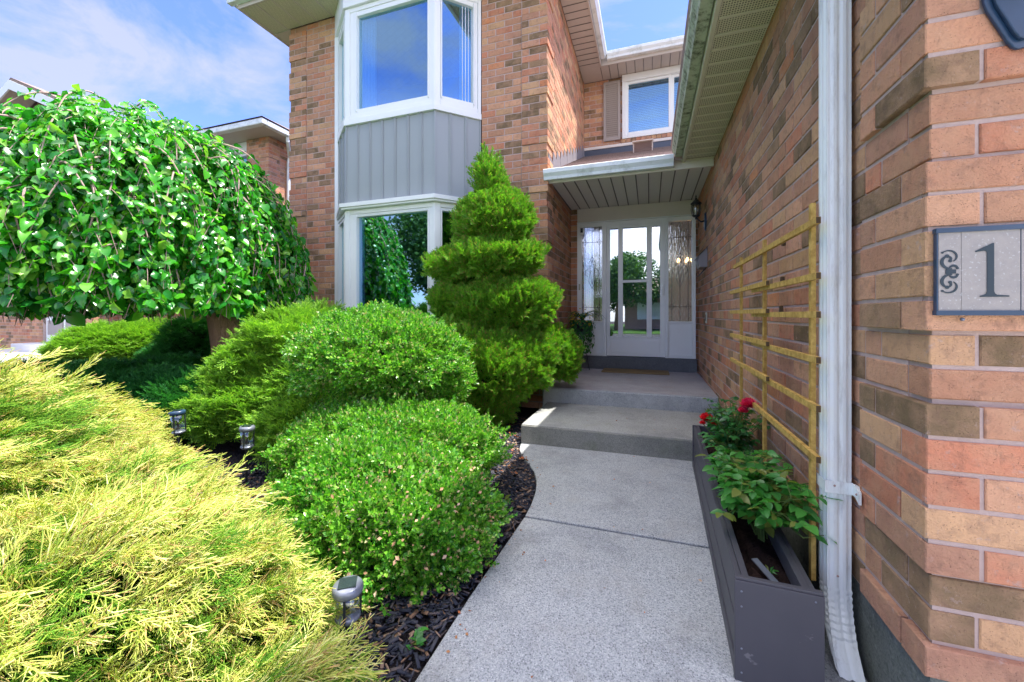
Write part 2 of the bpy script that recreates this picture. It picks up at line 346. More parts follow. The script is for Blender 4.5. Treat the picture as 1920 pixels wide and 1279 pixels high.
# ------------------------------------------------------------------ brickwork
CH = .0895; ZB = -.047 - 10 * CH; BL = .24; BH = .10; J = .0125; PR = .016
def brick_wall(mb, O, d, n, L, z0, z1, corner=None, quoin=False, q=3, holes=(), fine=True, proudz=None):
    O = Vector((O[0], O[1], 0)); d = Vector((d[0], d[1], 0)); n = Vector((n[0], n[1], 0)); up = Vector((0, 0, 1))
    flip = d.cross(up).dot(n) < 0
    rr = random.Random(int(L * 1000) + int(O.x * 77) + int(O.y * 31))
    def P(u, w_, z): return O + d * u + n * w_ + up * z
    def bx(u0, u1, w0, w1, a, b, mi, ch=0.0):
        if ch:
            j = lambda s=.0008: rr.uniform(-s, s)
            c = ch; V = [P(u0, w0, a), P(u1, w0, a), P(u1, w0, b), P(u0, w0, b),
                 P(u0, w1 - c, a), P(u1, w1 - c, a), P(u1, w1 - c, b), P(u0, w1 - c, b),
                 P(u0 + c, w1 + j(), a + c + j()), P(u1 - c, w1 + j(), a + c + j()), P(u1 - c, w1 + j(), b - c + j()), P(u0 + c, w1 + j(), b - c + j())]
            F = [(3, 2, 1, 0)] + [(i, (i + 1) % 4, 4 + (i + 1) % 4, 4 + i) for i in range(4)] + [(4 + i, 4 + (i + 1) % 4, 8 + (i + 1) % 4, 8 + i) for i in range(4)] + [(8, 9, 10, 11)]
        else:
            V = [P(u0, w0, a), P(u1, w0, a), P(u1, w0, b), P(u0, w0, b), P(u0, w1, a), P(u1, w1, a), P(u1, w1, b), P(u0, w1, b)]
            F = [(3, 2, 1, 0), (4, 5, 6, 7)] + [(i, (i + 1) % 4, 4 + (i + 1) % 4, 4 + i) for i in range(4)]
        if flip: F = [f[::-1] for f in F]
        mb.add(V, F, mi)
    k0 = math.floor((z0 - ZB) / CH + .001); k1 = math.ceil((z1 - ZB) / CH - .001)
    for k_ in range(k0, k1):
        a = max(z0, ZB + k_ * CH + J / 2); b = min(z1, ZB + (k_ + 1) * CH - J / 2)
        if b - a < .02: continue
        blk = quoin and ((k_ - q) % 7) < 5
        seg = []
        even = k_ % 2 == 0
        if corner:
            own = even if corner == 'A' else not even
            p = PR if blk else 0
            if own: seg += [(-p, .23, p), (.24, .33, p)]
            else: seg += [(.10, .33, p)]
            u = .34
            if even: seg.append((u, u + .115, 0)); u += .125
        else:
            u = -.12 if even else 0
            u += rr.choice((0, 0, .0))
        while u < L: seg.append((u, u + BL - J, 0)); u += BL
        zc = (a + b) / 2
        for (s0, s1, p) in seg:
            pieces = [(max(s0, -PR), min(s1, L))]
            for (h0, h1, ha, hb) in holes:
                if ha < zc < hb:
                    np_ = []
                    for (x0, x1) in pieces:
                        if x1 <= h0 or x0 >= h1: np_.append((x0, x1)); continue
                        if x0 < h0: np_.append((x0, h0))
                        if x1 > h1: np_.append((h1, x1))
                    pieces = np_
            for (x0, x1) in pieces:
                if x1 - x0 < .02: continue
                if not corner and x0 < 0: x0 = 0
                g = rr.uniform(-.0012, .0012)
                bx(x0 + rr.uniform(0, .0015), x1 - rr.uniform(0, .0015), -.09, p + g, a + rr.uniform(-.001, .001), b + rr.uniform(-.001, .001), 0, .0028 if fine else 0)
        if blk and ((k_ - q) % 7) == 0:
            za = a + .002; zb2 = min(z1, ZB + (k_ + 5) * CH - J / 2 - .002)
            if zb2 > za: bx((-PR + .008) if corner == 'A' else .0085, .325, -.009, PR - .0052, za, zb2, 1)
    us = sorted({(.008 if corner == 'A' else (.1 if corner else 0)), L} | {h for H in holes for h in H[:2]})
    zs = sorted({z0, z1} | {max(z0, min(z1, h)) for H in holes for h in H[2:]})
    for i in range(len(us) - 1):
        for j in range(len(zs) - 1):
            uc = (us[i] + us[i + 1]) / 2; zc = (zs[j] + zs[j + 1]) / 2
            if us[i + 1] - us[i] < 1e-4 or us[i] < 0: continue
            if any(h[0] < uc < h[1] and h[2] < zc < h[3] for h in holes): continue
            bx(us[i], us[i + 1], -.102, -.0048, zs[j], zs[j + 1], 1)
def wall_obj(name, parent, *a, **k):
    mb = MB(); brick_wall(mb, *a, **k); return mb.build(name, [M['brick'], M['mortar']], parent)

# ------------------------------------------------------------------ ground, path, steps
g = MB(); nx = 70; V = []; F = []
xs = np.concatenate([np.linspace(-60, -9, 18), np.linspace(-8.5, 6, 60), np.linspace(8, 60, 14)]); ys = np.concatenate([np.linspace(-60, -2, 16), np.linspace(-1.5, 10, 48), np.linspace(12, 60, 10)])
def gh(x, y):
    z = GZ - .03
    if x < -.8: z += .05 * math.sin(x * 2.1 + 1) * math.sin(y * 1.7) * min(1, (-.8 - x))
    if x > -.7 or y > 9 or y < -1: z = GZ - .06
    return z
for y in ys:
    for x in xs: V.append((x, y, gh(x, y)))
W_ = len(xs)
for j in range(len(ys) - 1):
    for i in range(W_ - 1): F.append((j * W_ + i, j * W_ + i + 1, (j + 1) * W_ + i + 1, (j + 1) * W_ + i))
tag(g.add(V, F).build('ground', M['mulch'], smooth=True), kind='structure')
tag(MB().box(-60, 60, -6.5, -1.8, GZ - .5, GZ - .03).build('lawn', M['lawn']), kind='structure')
tag(MB().box(-60, 60, -14.5, -6.5, GZ - .5, GZ - .05).build('road', M['asphalt']), kind='structure')
tag(MB().box(-60, 60, -40, -14.5, GZ - .5, GZ - .02).build('far_lawn', M['lawn']), kind='structure')
tag(MB().box(.69, 9, -6.5, 1.32, GZ - .5, GZ - .012).build('driveway', M['neighbour_slab']), kind='structure')
# path: left edge curves out by the step
L_ = [(-.75, -1.8), (-.745, 0.6), (-.74, 1.2), (-.738, 1.6), (-.725, 2.0), (-.715, 2.322)]
L2 = [(-.716, 2.342), (-.722, 2.5), (-.745, 2.68), (-.785, 2.86), (-.85, 3.02), (-.94, 3.17), (-1.03, 3.30), (-1.12, 3.48), (-1.16, 3.66)]
p = MB()
for pts in (L_, L2):
    prof = [(x, y) for x, y in pts] + [(.688, pts[-1][1]), (.688, pts[0][1])]
    if pts is L_: prof = [(x, y) for x, y in pts] + [(.688, 2.322), (.688, -1.8)]
    p.prism(prof[::-1], (0, 0, GZ - .12), (1, 0, 0), (0, 1, 0), (0, 0, .12))
tag(p.build('path', M['path_aggregate'], bev=.006), kind='structure')
tag(MB().box(-.70, .68, 2.31, 2.354, GZ - .1, GZ - .03).build('path_joint', M['panel_seam']), kind='structure')
s_ = empty('concrete_step', (-.3, 4.1, GZ), 'low wide exposed concrete step below the porch, mossy edge, partly in sun', 'step')
MB().box(-1.16, .55, 3.655, 4.73, GZ - .1, -1.052).build('riser', M['step_concrete'], s_, bev=.008)
MB().box(-1.155, .55, 3.665, 4.715, -1.0515, -1.045).build('tread', M['step_top'], s_, bev=.002)
s_ = empty('concrete_porch', (-.3, 5.5, GZ), 'raised concrete porch slab in front of the white front door', 'porch')
MB().box(-1.22, .688, 4.70, 6.58, GZ - .1, -.877).build('riser', M['porch_riser'], s_, bev=.012)
MB().box(-1.215, .686, 4.712, 6.58, -.8765, -.87).build('tread', M['porch_concrete'], s_, bev=.002)

# ------------------------------------------------------------------ the house
H = empty('brick_house', (0, 5, GZ), 'two storey brick house with grey panelled bay window, porch and white front door', 'house')
XW, YF = .69, 1.345
wall_obj('garage_side_wall', H, (XW, YF), (0, 1), (-1, 0), 5.42, ZB, 1.80, corner='B', quoin=True)
wall_obj('garage_front_wall', H, (XW, YF), (1, 0), (0, -1), 2.6, ZB, 1.80, corner='A', quoin=True)
f_ = MB(); f_.box(XW + .012, XW + .25, YF + .02, 6.7, GZ - .3, ZB - .004); f_.box(XW + .25, XW + 2.6, YF + .015, YF + .24, GZ - .3, ZB - .004)
f_.build('foundation', M['parging'], H)
fw = 5.0; XR = -1.24
wall_obj('wing_wall', H, (-5.49, fw), (1, 0), (0, -1), .93, -1.2, 4.6, corner='A', quoin=True, q=0)
wall_obj('wing_wall', H, (XR, fw), (-1, 0), (0, -1), .90, -1.2, 4.6, corner='A', quoin=True, q=0)
wall_obj('wing_side_wall', H, (XR, fw), (0, 1), (1, 0), 3.08, -1.2, 4.6, corner='B', quoin=True, q=0)
wall_obj('wing_side_wall', H, (-5.49, fw), (0, 1), (-1, 0), 3.2, -1.2, 4.6, corner='B', quoin=True, q=0, fine=False)
wall_obj('upper_back_wall', H, (XR + .002, 8.075), (1, 0), (0, -1), 4.6, 2.6, 4.6, holes=[(.735, 2.56, 3.38, 4.6)])
wall_obj('door_wall', H, (XR + .002, 6.655), (1, 0), (0, -1), .112, -.87, 1.76); wall_obj('door_wall', H, (.657, 6.655), (1, 0), (0, -1), .031, -.87, 1.76)
# soldier sill under upper window
sb = MB(); rr = random.Random(3)
for i in range(20):
    x = -.52 + i * .092; sb.box(x, x + .082, 8.03, 8.15, 3.312, 3.380 + rr.uniform(-.001, .001))
sb.build('window_sill', M['brick'], H, bev=.002)
for i in range(4): pass
# upper window
def rect_frame(mb, x0, x1, z0, z1, y0, y1, t, mi=0, tt=None, tb=None):
    tt = tt or t; tb = tb or t
    mb.box(x0, x0 + t, y0, y1, z0, z1, mi); mb.box(x1 - t, x1, y0, y1, z0, z1, mi)
    mb.box(x0 + t, x1 - t, y0 + .001, y1 - .001, z1 - tt, z1, mi); mb.box(x0 + t, x1 - t, y0 + .001, y1 - .001, z0, z0 + tb, mi)
uw = MB(); rect_frame(uw, -.50, 1.32, 3.385, 4.598, 8.02, 8.12, .07, tt=.13)
uw.box(-.50, 1.32, 8.0, 8.019, 4.47, 4.598)
rect_frame(uw, -.43, .38, 3.456, 4.467, 8.04, 8.10, .045); rect_frame(uw, .381, 1.25, 3.456, 4.467, 8.06, 8.12, .05)
W1 = uw.build('window', M['white_vinyl'], H, bev=.004)
gp = MB(); gp.box(-.385, .335, 8.065, 8.07, 3.50, 4.42); gp.build('pane', M['window_glass'], W1); gp = MB(); gp.box(.43, 1.2, 8.085, 8.09, 3.505, 4.415); gp.build('pane', M['window_glass'], W1)
MB().box(-.7, 2.0, 8.8, 8.82, 3.0, 4.6).build('room_wall', M['dark_room'], H)
bl = MB()
for i in range(30): bl.box(-.40, 1.22, 8.14, 8.165, 3.49 + i * .032, 3.494 + i * .032)
bl.build('blind', M['curtain'], W1)
# shutter
sh = MB(); rect_frame(sh, -.855, -.535, 3.385, 4.535, 8.03, 8.06, .05, tt=.06, tb=.07)
for i in range(26):
    z = 3.46 + i * .0392
    sh.prism([(0, 0), (.006, 0), (.006, .028), (0, .028)], (-.805, 8.046, z), (0, 1, .1), (0, -.45, 1), (.22, 0, 0))
SHT = sh.build('shutter', M['shutter_beige'], H, bev=.002)
MB().box(-.81, -.58, 8.056, 8.064, 3.44, 4.49).build('backing', M['panel_seam'], SHT)
# flashings and porch roof
ZR0, ZR1 = 1.80, 3.15
def roof_z(y): return ZR0 + (y - 4.97) / (8.075 - 4.97) * (ZR1 - ZR0)
pr = MB()
ncs = 24
for i in range(ncs):
    y0 = 4.95 + i * (8.06 - 4.95) / ncs; y1 = y0 + (8.06 - 4.95) / ncs + .004
    pr.prism([(y0, roof_z(y0) + .008), (y1, roof_z(y1) + .001), (y1, roof_z(y1) - .03), (y0, roof_z(y0) - .03)], (XR + .003, 0, 0), (0, 1, 0), (0, 0, 1), (4.4, 0, 0))
pr.build('porch_roof', M['shingle'], H)
fl = MB(); fl.box(XR + .01, 3.2, 8.045, 8.066, 3.03, 3.25); fl.build('flashing', M['flashing_dark'], H)
fl = MB(); fl.box(XR + .01, 3.2, 8.03, 8.068, 3.251, 3.305); fl.build('flashing_trim', M['cream_trim'], H, bev=.003)
fl = MB()
for i in range(12):   # stepped side flashing with saw-tooth top
    y0 = 5.03 + i * .25; y1 = y0 + .25
    if y1 > 8.06: y1 = 8.04
    z0 = roof_z(y0) - .02; z1 = roof_z(y1) - .02
    fl.prism([(y0, z0), (y1, z1), (y1, z1 + .13), (y0 + .04, z1 + .17), (y0, z0 + .13)], (XR + .006 + (i % 2) * .003, 0, 0), (0, 1, 0), (0, 0, 1), (.006, 0, 0))
fl.build('side_flashing', M['flashing_grey'], H)
vt = empty('roof_vent', (.0, 7.3, 2.8), None, None); vt.parent = H; vt.matrix_parent_inverse = Matrix.Translation(H.location).inverted()
vb = MB(); zz = roof_z(7.3)
vb.box(-.28, .06, 7.18, 7.55, zz + .135, zz + .155); vb.box(-.27, -.255, 7.22, 7.5, zz - .06, zz + .134); vb.box(.035, .05, 7.22, 7.5, zz - .06, zz + .134); vb.box(-.27, .05, 7.48, 7.5, zz - .02, zz + .134)
vb.build('cap', M['soffit_wing'], vt, bev=.003)
vb = MB()
for i in range(17): vb.box(-.25 + i * .017, -.244 + i * .017, 7.225, 7.24, zz - .06, zz + .133)
vb.build('grille', M['bark_twig'], vt)
# ---- soffits
def rib_soffit(name, mat, x0, x1, y0, y1, z, along, pitch, grp=1, ribw=.02, matb=None):
    """panel with raised ribs; ribs run across 'along' axis"""
    mb = MB(); mb.box(x0, x1, y0, y1, z, z + .012, 0)
    a0, a1 = (y0, y1) if along == 'y' else (x0, x1)
    n_ = int((a1 - a0) / pitch)
    for i in range(n_ + 1):
        a = a0 + i * pitch
        if a + ribw > a1: break
        if along == 'y': mb.box(x0 + .004, x1 - .004, a, a + ribw, z - .009, z - .0005, 1)
        else: mb.box(a, a + ribw, y0 + .004, y1 - .004, z - .009, z - .0005, 1)
    return mb.build(name, [mat, matb or mat], H, bev=.002)
ZS = 1.765
rib_soffit('garage_soffit', M['soffit_vented'], .385, .688, 0.95, 5.03, ZS, 'y', .155, ribw=.022, matb=M['soffit_plain'])
rib_soffit('porch_soffit', M['soffit_porch'], XR + .004, .686, 5.064, 6.645, ZS - .03, 'x', .152, ribw=.014, matb=M['soffit_seam'])
t_ = MB(); t_.box(.355, .384, .95, 5.06, ZS - .012, ZS + .19); t_.build('fascia', M['soffit_plain'], H, bev=.003)
# K-style gutter along the garage
def gutter(name, prof, O, a, b, e, mats, bev=.002):
    mb = MB(); th = .002; n = len(prof)
    P = prof
    for i in range(n - 1):
        (x0, z0), (x1, z1) = P[i], P[i + 1]; dx, dz = x1 - x0, z1 - z0; l = math.hypot(dx, dz); nx_, nz_ = -dz / l * th, dx / l * th
        mb.prism([(x0, z0), (x1, z1), (x1 + nx_, z1 + nz_), (x0 + nx_, z0 + nz_)], O, a, b, e, 0)
    return mb.build(name, mats, H)
KP = [(0, .125), (0, 0), (-.075, 0), (-.082, .035), (-.108, .075), (-.112, .118), (-.098, .128), (-.100, .118)]
gutter('garage_gutter', [(x * .92, z * 1.05) for x, z in KP], (.347, 0.92, ZS + .035), (1, 0, 0), (0, 0, 1), (0, 4.07, 0), M['gutter_mossy'])
gutter('porch_gutter', KP, (XR - .03, 5.035, ZS - .06), (0, 1, 0), (0, 0, 1), (1.53, 0, 0), M['gutter'])
t_ = MB(); t_.box(XR - .01, .354, 5.037, 5.062, ZS - .085, ZS + .06); t_.box(.354, .686, 5.031, 5.062, ZS - .085, ZS + .06); t_.build('fascia', M['cream_trim'], H, bev=.003)
# ---- garage roof
gr = MB(); gr.prism([(.245, 1.945), (3.3, 3.10), (3.3, 3.2), (.235, 2.0)], (0, .9, 0), (1, 0, 0), (0, 0, 1), (0, 4.2, 0))
gr.build('garage_roof', M['shingle'], H)
gg = MB(); gg.prism([(XW + .1, 1.805), (3.29, 1.805), (3.29, 3.08), (XW + .1, 2.14)], (0, YF + .03, 0), (1, 0, 0), (0, 0, 1), (0, .08, 0)); gg.build('gable', M['cream_trim'], H)
# ---- wing eaves
ZE = 4.605
rib_soffit('wing_soffit', M['soffit_wing'], XR + .003, -.87, 4.42, 7.60, ZE, 'y', .152, ribw=.010, matb=M['soffit_seam'])
rib_soffit('wing_soffit', M['soffit_wing'], -.87, 3.3, 7.60, 8.07, ZE, 'x', .152, ribw=.010, matb=M['soffit_seam'])
sx = MB(); sx.box(XR + .003, -.871, 7.601, 8.07, ZE, ZE + .012); sx.build('soffit_corner', M['soffit_wing'], H)
rib_soffit('wing_soffit', M['soffit_vented'], -5.84, XR + .002, 4.42, 4.99, ZE, 'x', .30, ribw=.02, matb=M['soffit_wing'])
rib_soffit('wing_soffit', M['soffit_wing'], -5.84, -5.50, 4.991, 8.1, ZE, 'y', .30, ribw=.02)
fa = MB(); fa.box(-.869, -.845, 4.42, 7.62, ZE - .012, ZE + .16); fa.box(-.844, 3.3, 7.575, 7.599, ZE - .012, ZE + .16)
fa.box(-5.865, -.845, 4.395, 4.419, ZE - .012, ZE + .16); fa.box(-5.865, -5.841, 4.42, 8.1, ZE - .012, ZE + .16); fa.build('fascia', M['soffit_wing'], H, bev=.003)
KM = [(-x, z) for x, z in KP]
gutter('wing_gutter', KM, (-.843, 4.30, ZE + .05), (1, 0, 0), (0, 0, 1), (0, 3.17, 0), M['gutter'])
gutter('wing_gutter', KP, (-.735, 7.573, ZE + .05), (0, 1, 0), (0, 0, 1), (4.0, 0, 0), M['gutter'])
gutter('wing_gutter', KP, (-5.98, 4.393, ZE + .05), (0, 1, 0), (0, 0, 1), (5.25, 0, 0), M['gutter'])
gutter('wing_gutter', KP, (-5.867, 4.40, ZE + .05), (1, 0, 0), (0, 0, 1), (0, 3.7, 0), M['gutter'])
ro = MB(); zt = ZE + .19
A = [(-5.95, 4.31, zt), (-.76, 4.31, zt), (-.76, 7.5, zt), (3.4, 7.5, zt), (3.4, 12, zt), (-5.95, 12, zt), (-3.4, 6.8, zt + 1.3), (-3.4, 9.7, zt + 1.3), (3.4, 9.7, zt + 1.1)]
ro.add(A, [(0, 1, 6), (1, 2, 7, 6), (2, 3, 8, 7), (0, 6, 7, 5), (4, 5, 7, 8), (3, 4, 8)]); ro.build('roof', M['shingle'], H)
inn = MB(); inn.box(-5.35, -1.36, 7.0, 7.05, -1.2, 4.6); inn.box(-5.34, -1.37, 5.12, 6.99, 2.25, 2.3); inn.box(-5.38, -5.35, 5.11, 7, -1.2, 4.6); inn.box(-1.36, -1.345, 5.11, 7, -1.2, 4.6)
inn.build('interior', M['dark_room'], H)
# ---- bay window
BW = empty('bay_window', (-3.3, 4.7, GZ), None, None); BW.parent = H; BW.matrix_parent_inverse = Matrix.Translation(H.location).inverted()
BP = [Vector((-4.555, 4.995, 0)), Vector((-4.01, 4.55, 0)), Vector((-2.60, 4.55, 0)), Vector((-2.145, 4.995, 0))]
def segT(A_, B_):
    d = (B_ - A_); L = d.length; d.normalize(); n_ = Vector((d.y, -d.x, 0))
    T = Matrix(((d.x, -n_.x, 0, A_.x), (d.y, -n_.y, 0, A_.y), (0, 0, 1, 0), (0, 0, 0, 1))); return T, L    # local: x along, y inward, z up
for si in range(3):
    T, L = segT(BP[si], BP[si + 1]); front = si == 1
    tl, trr = (.19, .105) if front else (.10, .11)
    fr = MB()
    def fbox(x0, x1, y0, y1, z0, z1): fr.box(x0, x1, y0, y1, z0, z1, 0, T)
    for (za, zb) in ((2.70, 4.24), (-.50, 1.445)):
        fr = MB()
        tb = .11 if za > 0 else .10
        fbox(.0, .075, .0, .12, za, zb); fbox(L - .045, L, .0, .12, za, zb)                 # corner posts
        fbox(.078, tl, .012, .10, za + .05, zb - .002); fbox(L - trr, L - .048, .012, .10, za + .05, zb - .002)
        fbox(.076, L - .046, .004, .11, zb - .06, zb); fbox(tl, L - trr, .014, .10, zb - .125 if za > 0 else zb - .10, zb - .061)
        fbox(.076, L - .046, .004, .11, za, za + .06); fbox(tl, L - trr, .014, .10, za + .061, za + tb + .02)
        fbox(tl - .018, tl, -.002, .011, za + .10, zb - .09); fbox(L - trr, L - trr + .018, -.002, .011, za + .10, zb - .09)
        if za > 0: fbox(-.012, L + .012, -.03, .10, 4.242, 4.60)            # cornice
        o_ = fr.build('window_frame', M['white_vinyl'], BW, bev=.004)
        pg = MB(); pg.box(tl, L - trr, .06, .065, *((2.83, 4.12) if za > 0 else (-.38, 1.345)), 0, T); pg.build('pane', M['window_glass'], o_)
    sd = MB(); sd.box(.0, L, .02, .06, 1.53, 2.695, 0, T)
    ns_ = 7 if front else 3
    for i in range(ns_ + 1):
        x = i * L / ns_; 
        sd.box(max(0, x - .018), min(L, x + .018), .006, .0195, 1.53, 2.693, 0, T)
        if 0 < i < ns_: sd.box(x - .004, x + .004, -.002, .0055, 1.53, 2.692, 0, T)
    sd.build('siding_panel', M['grey_siding'], BW, bev=.003)
    sd = MB(); sd.box(0, L, .02, .06, -1.2, -.525, 0, T); sd.build('apron', M['grey_siding'], BW)
# caps following the bay outline
def offs(o):
    return [(BP[0].x - o * .3, BP[0].y), (BP[1].x - o * .45, BP[1].y - o), (BP[2].x + o * .45, BP[2].y - o), (BP[3].x + o * .3, BP[3].y)]
for (z0, z1, o) in ((1.447, 1.472, .055), (1.473, 1.528, .075), (2.62, 2.698, .018), (-.52, -.501, .05)):
    mb = MB(); mb.prism([(x, y) for x, y in offs(o)], (0, 0, z0), (1, 0, 0), (0, 1, 0), (0, 0, z1 - z0)); mb.build('drip_cap', M['white_vinyl'] if o != .018 else M['white_vinyl'], BW, bev=.003)
mb = MB(); mb.box(-4.565, -4.50, 4.955, 4.993, -.5, 4.24); mb.build('side_trim', M['white_vinyl'], BW, bev=.003)
def curtain(pts, z0, z1, name='curtain'):
    mb = MB(); n_ = 40; V = []; F = []; A_, B_ = Vector(pts[0]), Vector(pts[1]); d_ = (B_ - A_); nn = Vector((-d_.y, d_.x, 0)).normalized()
    for i in range(n_ + 1):
        t = i / n_; p_ = A_ + d_ * t + nn * .03 * math.sin(t * 38)
        V += [(p_.x, p_.y, z0), (p_.x, p_.y, z1)]
    for i in range(n_): F.append((2 * i, 2 * i + 2, 2 * i + 3, 2 * i + 1))
    o_ = mb.add(V, F).build(name, M['curtain'], BW, smooth=True); sm = o_.modifiers.new('s', 'SOLIDIFY'); sm.thickness = .004
curtain([(-3.88, 4.66, 0), (-3.58, 4.67, 0)], 2.72, 4.2); curtain([(-2.40, 4.86, 0), (-2.22, 5.04, 0)], 2.72, 4.2); curtain([(-3.93, 4.66, 0), (-3.78, 4.67, 0)], -.4, 1.4)
for x in (-3.55, -2.9): MB().ell((x, 4.96, -.2), (.2, .07, .17)).build('cushion', M['curtain'], BW, smooth=True)
# ---- entrance: sidelights, storm door
EN = empty('entrance', (-.2, 6.6, -.7), None, None); EN.parent = H; EN.matrix_parent_inverse = Matrix.Translation(H.location).inverted()
def ebox(mb, x0, x1, z0, z1, y0=6.60, y1=6.70, mi=0): mb.box(x0, x1, y0, y1, z0, z1, mi)
mb = MB(); ebox(mb, -1.126, .655, 1.49, 1.73, 6.61, 6.72); mb.build('header_board', M['cream_trim'], EN, bev=.004)
mb = MB()
ebox(mb, -1.126, -1.055, -.665, 1.488, 6.60, 6.70); ebox(mb, .605, .655, -.665, 1.488, 6.60, 6.70)
ebox(mb, -.722, -.652, -.665, 1.488, 6.585, 6.70); ebox(mb, .225, .272, -.665, 1.488, 6.585, 6.70)
ebox(mb, -1.054, -.723, 1.43, 1.487, 6.605, 6.70); ebox(mb, .273, .604, 1.43, 1.487, 6.605, 6.70); ebox(mb, -.651, .224, 1.435, 1.487, 6.60, 6.70)
ebox(mb, -1.126, .655, 1.489, 1.505, 6.575, 6.70)
ebox(mb, -1.054, -.723, -.665, -.63, 6.605, 6.70); ebox(mb, .273, .604, -.665, -.63, 6.605, 6.70)
ebox(mb, -1.054, -.723, -.629, -.13, 6.63, 6.69); ebox(mb, .273, .604, -.629, -.13, 6.63, 6.69)
ebox(mb, -1.054, -.723, -.129, -.105, 6.61, 6.70); ebox(mb, .273, .604, -.129, -.105, 6.61, 6.70)
for x in (-.690, .248): ebox(mb, x - .006, x + .006, -.66, 1.48, 6.575, 6.584)
mb.build('door_frame', M['door_white'], EN, bev=.003)
for (x0, x1) in ((-1.054, -.723), (.273, .604)):
    sdl = MB(); ebox(sdl, x0, x1, -.104, 1.429, 6.645, 6.655); sdl = sdl.build('sidelight_glass', M['textured_glass'], EN)
    cm = MB(); cx_ = (x0 + x1) / 2; y_ = 6.643
    def ln(pts, r=.0032): cm.tube([(a, y_, b) for a, b in pts], r, 5)
    ln([(cx_, -.10), (cx_, 1.425)]); ln([(x0 + .05, -.10), (x0 + .05, 1.42)]); ln([(x1 - .05, -.10), (x1 - .05, 1.42)])
    for zz_ in (.12, 1.18): ln([(x0, zz_), (x1, zz_)])
    for xx_ in (x0 + .05, x1 - .05):
        for zz_ in (.12, 1.18): ln([(xx_ - .035, zz_), (xx_, zz_ + .05), (xx_ + .035, zz_), (xx_, zz_ - .05), (xx_ - .035, zz_)])
    for s2 in (-1, 1):
        ln([(cx_, .95), (cx_ + s2 * .05, .84), (cx_ + s2 * .035, .68), (cx_ + s2 * .055, .55), (cx_, .42)]); ln([(cx_, .90), (cx_ + s2 * .025, .80), (cx_ + s2 * .02, .60), (cx_, .48)])
        ln([(cx_ + s2 * .045, .76), (cx_ + s2 * .10, .72), (cx_ + s2 * .11, .65), (cx_ + s2 * .07, .62)])
    cm.build('came', M['black_metal'], sdl)
DR = MB(); Y0, Y1 = 6.592, 6.63
xs_ = [-.648, -.60, -.474, -.402, -.044, .032, .152, .222]
for a, b in ((-.648, -.600), (.152, .222)): DR.box(a, b, Y0, Y1, -.655, 1.433)
DR.box(-.599, .151, Y0 + .001, Y1, 1.375, 1.432); DR.box(-.599, .151, Y0 + .001, Y1, -.654, -.345)
for a, b in ((-.474, -.402), (-.044, .032)): DR.box(a, b, Y0 + .002, Y1, -.344, 1.374)
DR.box(-.401, -.045, Y0 + .003, Y1, .505, .545)
DR.box(-.585, .14, Y0 - .006, Y0 - .0005, -.60, -.41)
DR.box(-.60, .152, Y0 - .008, Y0 - .0005, -.362, -.347)
dr = DR.build('storm_door', M['door_white'], EN, bev=.004)
for a, b, za, zb in ((-.599, -.475, -.344, 1.374), (.033, .151, -.344, 1.374), (-.401, -.045, .546, 1.374), (-.401, -.045, -.344, .504)): MB().box(a, b, 6.612, 6.616, za, zb).build('pane', M['door_glass'], dr)
ins = MB(); ins.box(-.649, .223, 6.80, 6.84, -.66, 1.44); ins.build('inner_door', M['flashing_grey'], EN)
if True:
    orn = MB()
    for zc, sgn in ((.62, 1), (.30, -1)):
        orn.tube([(-.545 + .03 * math.cos(a) * (1 - a / 9), 6.79, zc + sgn * .05 * math.sin(a)) for a in np.linspace(0, 6, 16)], .006, 5)
    orn.tube([(-.545, 6.79, -.3), (-.545, 6.79, 1.3)], .005, 5)
orn.build('wrought_scroll', M['black_metal'], EN)
ch = empty('hall_chandelier', (.5, 8.2, .9), 'lit warm chandelier in the hall, seen through the right leaded sidelight', 'chandelier')
k = NM('warm_bulb'); k.b.inputs['Emission Color'].default_value = (1, .55, .22, 1); k.b.inputs['Emission Strength'].default_value = 5; k.col((.8, .6, .4)); M['bulb'] = k.m
for i in range(5):
    a = i * 1.257; MB().ell((.62 + .13 * math.cos(a), 8.2 + .13 * math.sin(a), 1.02), (.028, .028, .04), 8).build('bulb', M['bulb'], ch, smooth=True)
m1 = MB(); m1.tube([(.62, 8.2, 1.7), (.62, 8.2, .95)], .01, 6)
for i in range(5):
    a = i * 1.257; m1.tube([(.62, 8.2, .95), (.62 + .07 * math.cos(a), 8.2 + .07 * math.sin(a), .92), (.62 + .13 * math.cos(a), 8.2 + .13 * math.sin(a), .985)], .007, 5)
m1.build('frame', M['plaque_brass'], ch)
MB().box(-1.2, 1.5, 9.2, 9.25, -.87, 2.6).build('hall_wall', M['soffit_wing'], H)
hb = MB(); hb.tube([(.195, 6.585, .30), (.195, 6.55, .31), (.195, 6.545, .44), (.195, 6.585, .45)], .008, 6); hb.box(.183, .207, 6.582, 6.5915, .27, .48); hb.build('handle', M['door_white'], dr, bev=.002)
mb = MB(); mb.box(-1.17, .67, 6.585, 6.75, -.869, -.668); mb.build('sill', M['door_sill'], EN, bev=.006)
sw = MB(); sw.box(-1.10, -1.075, 6.590, 6.599, .40, .50); sw.box(-1.094, -1.081, 6.583, 6.5895, .43, .47); sw.build('bell_push', M['plaque_brass'], EN, bev=.002)
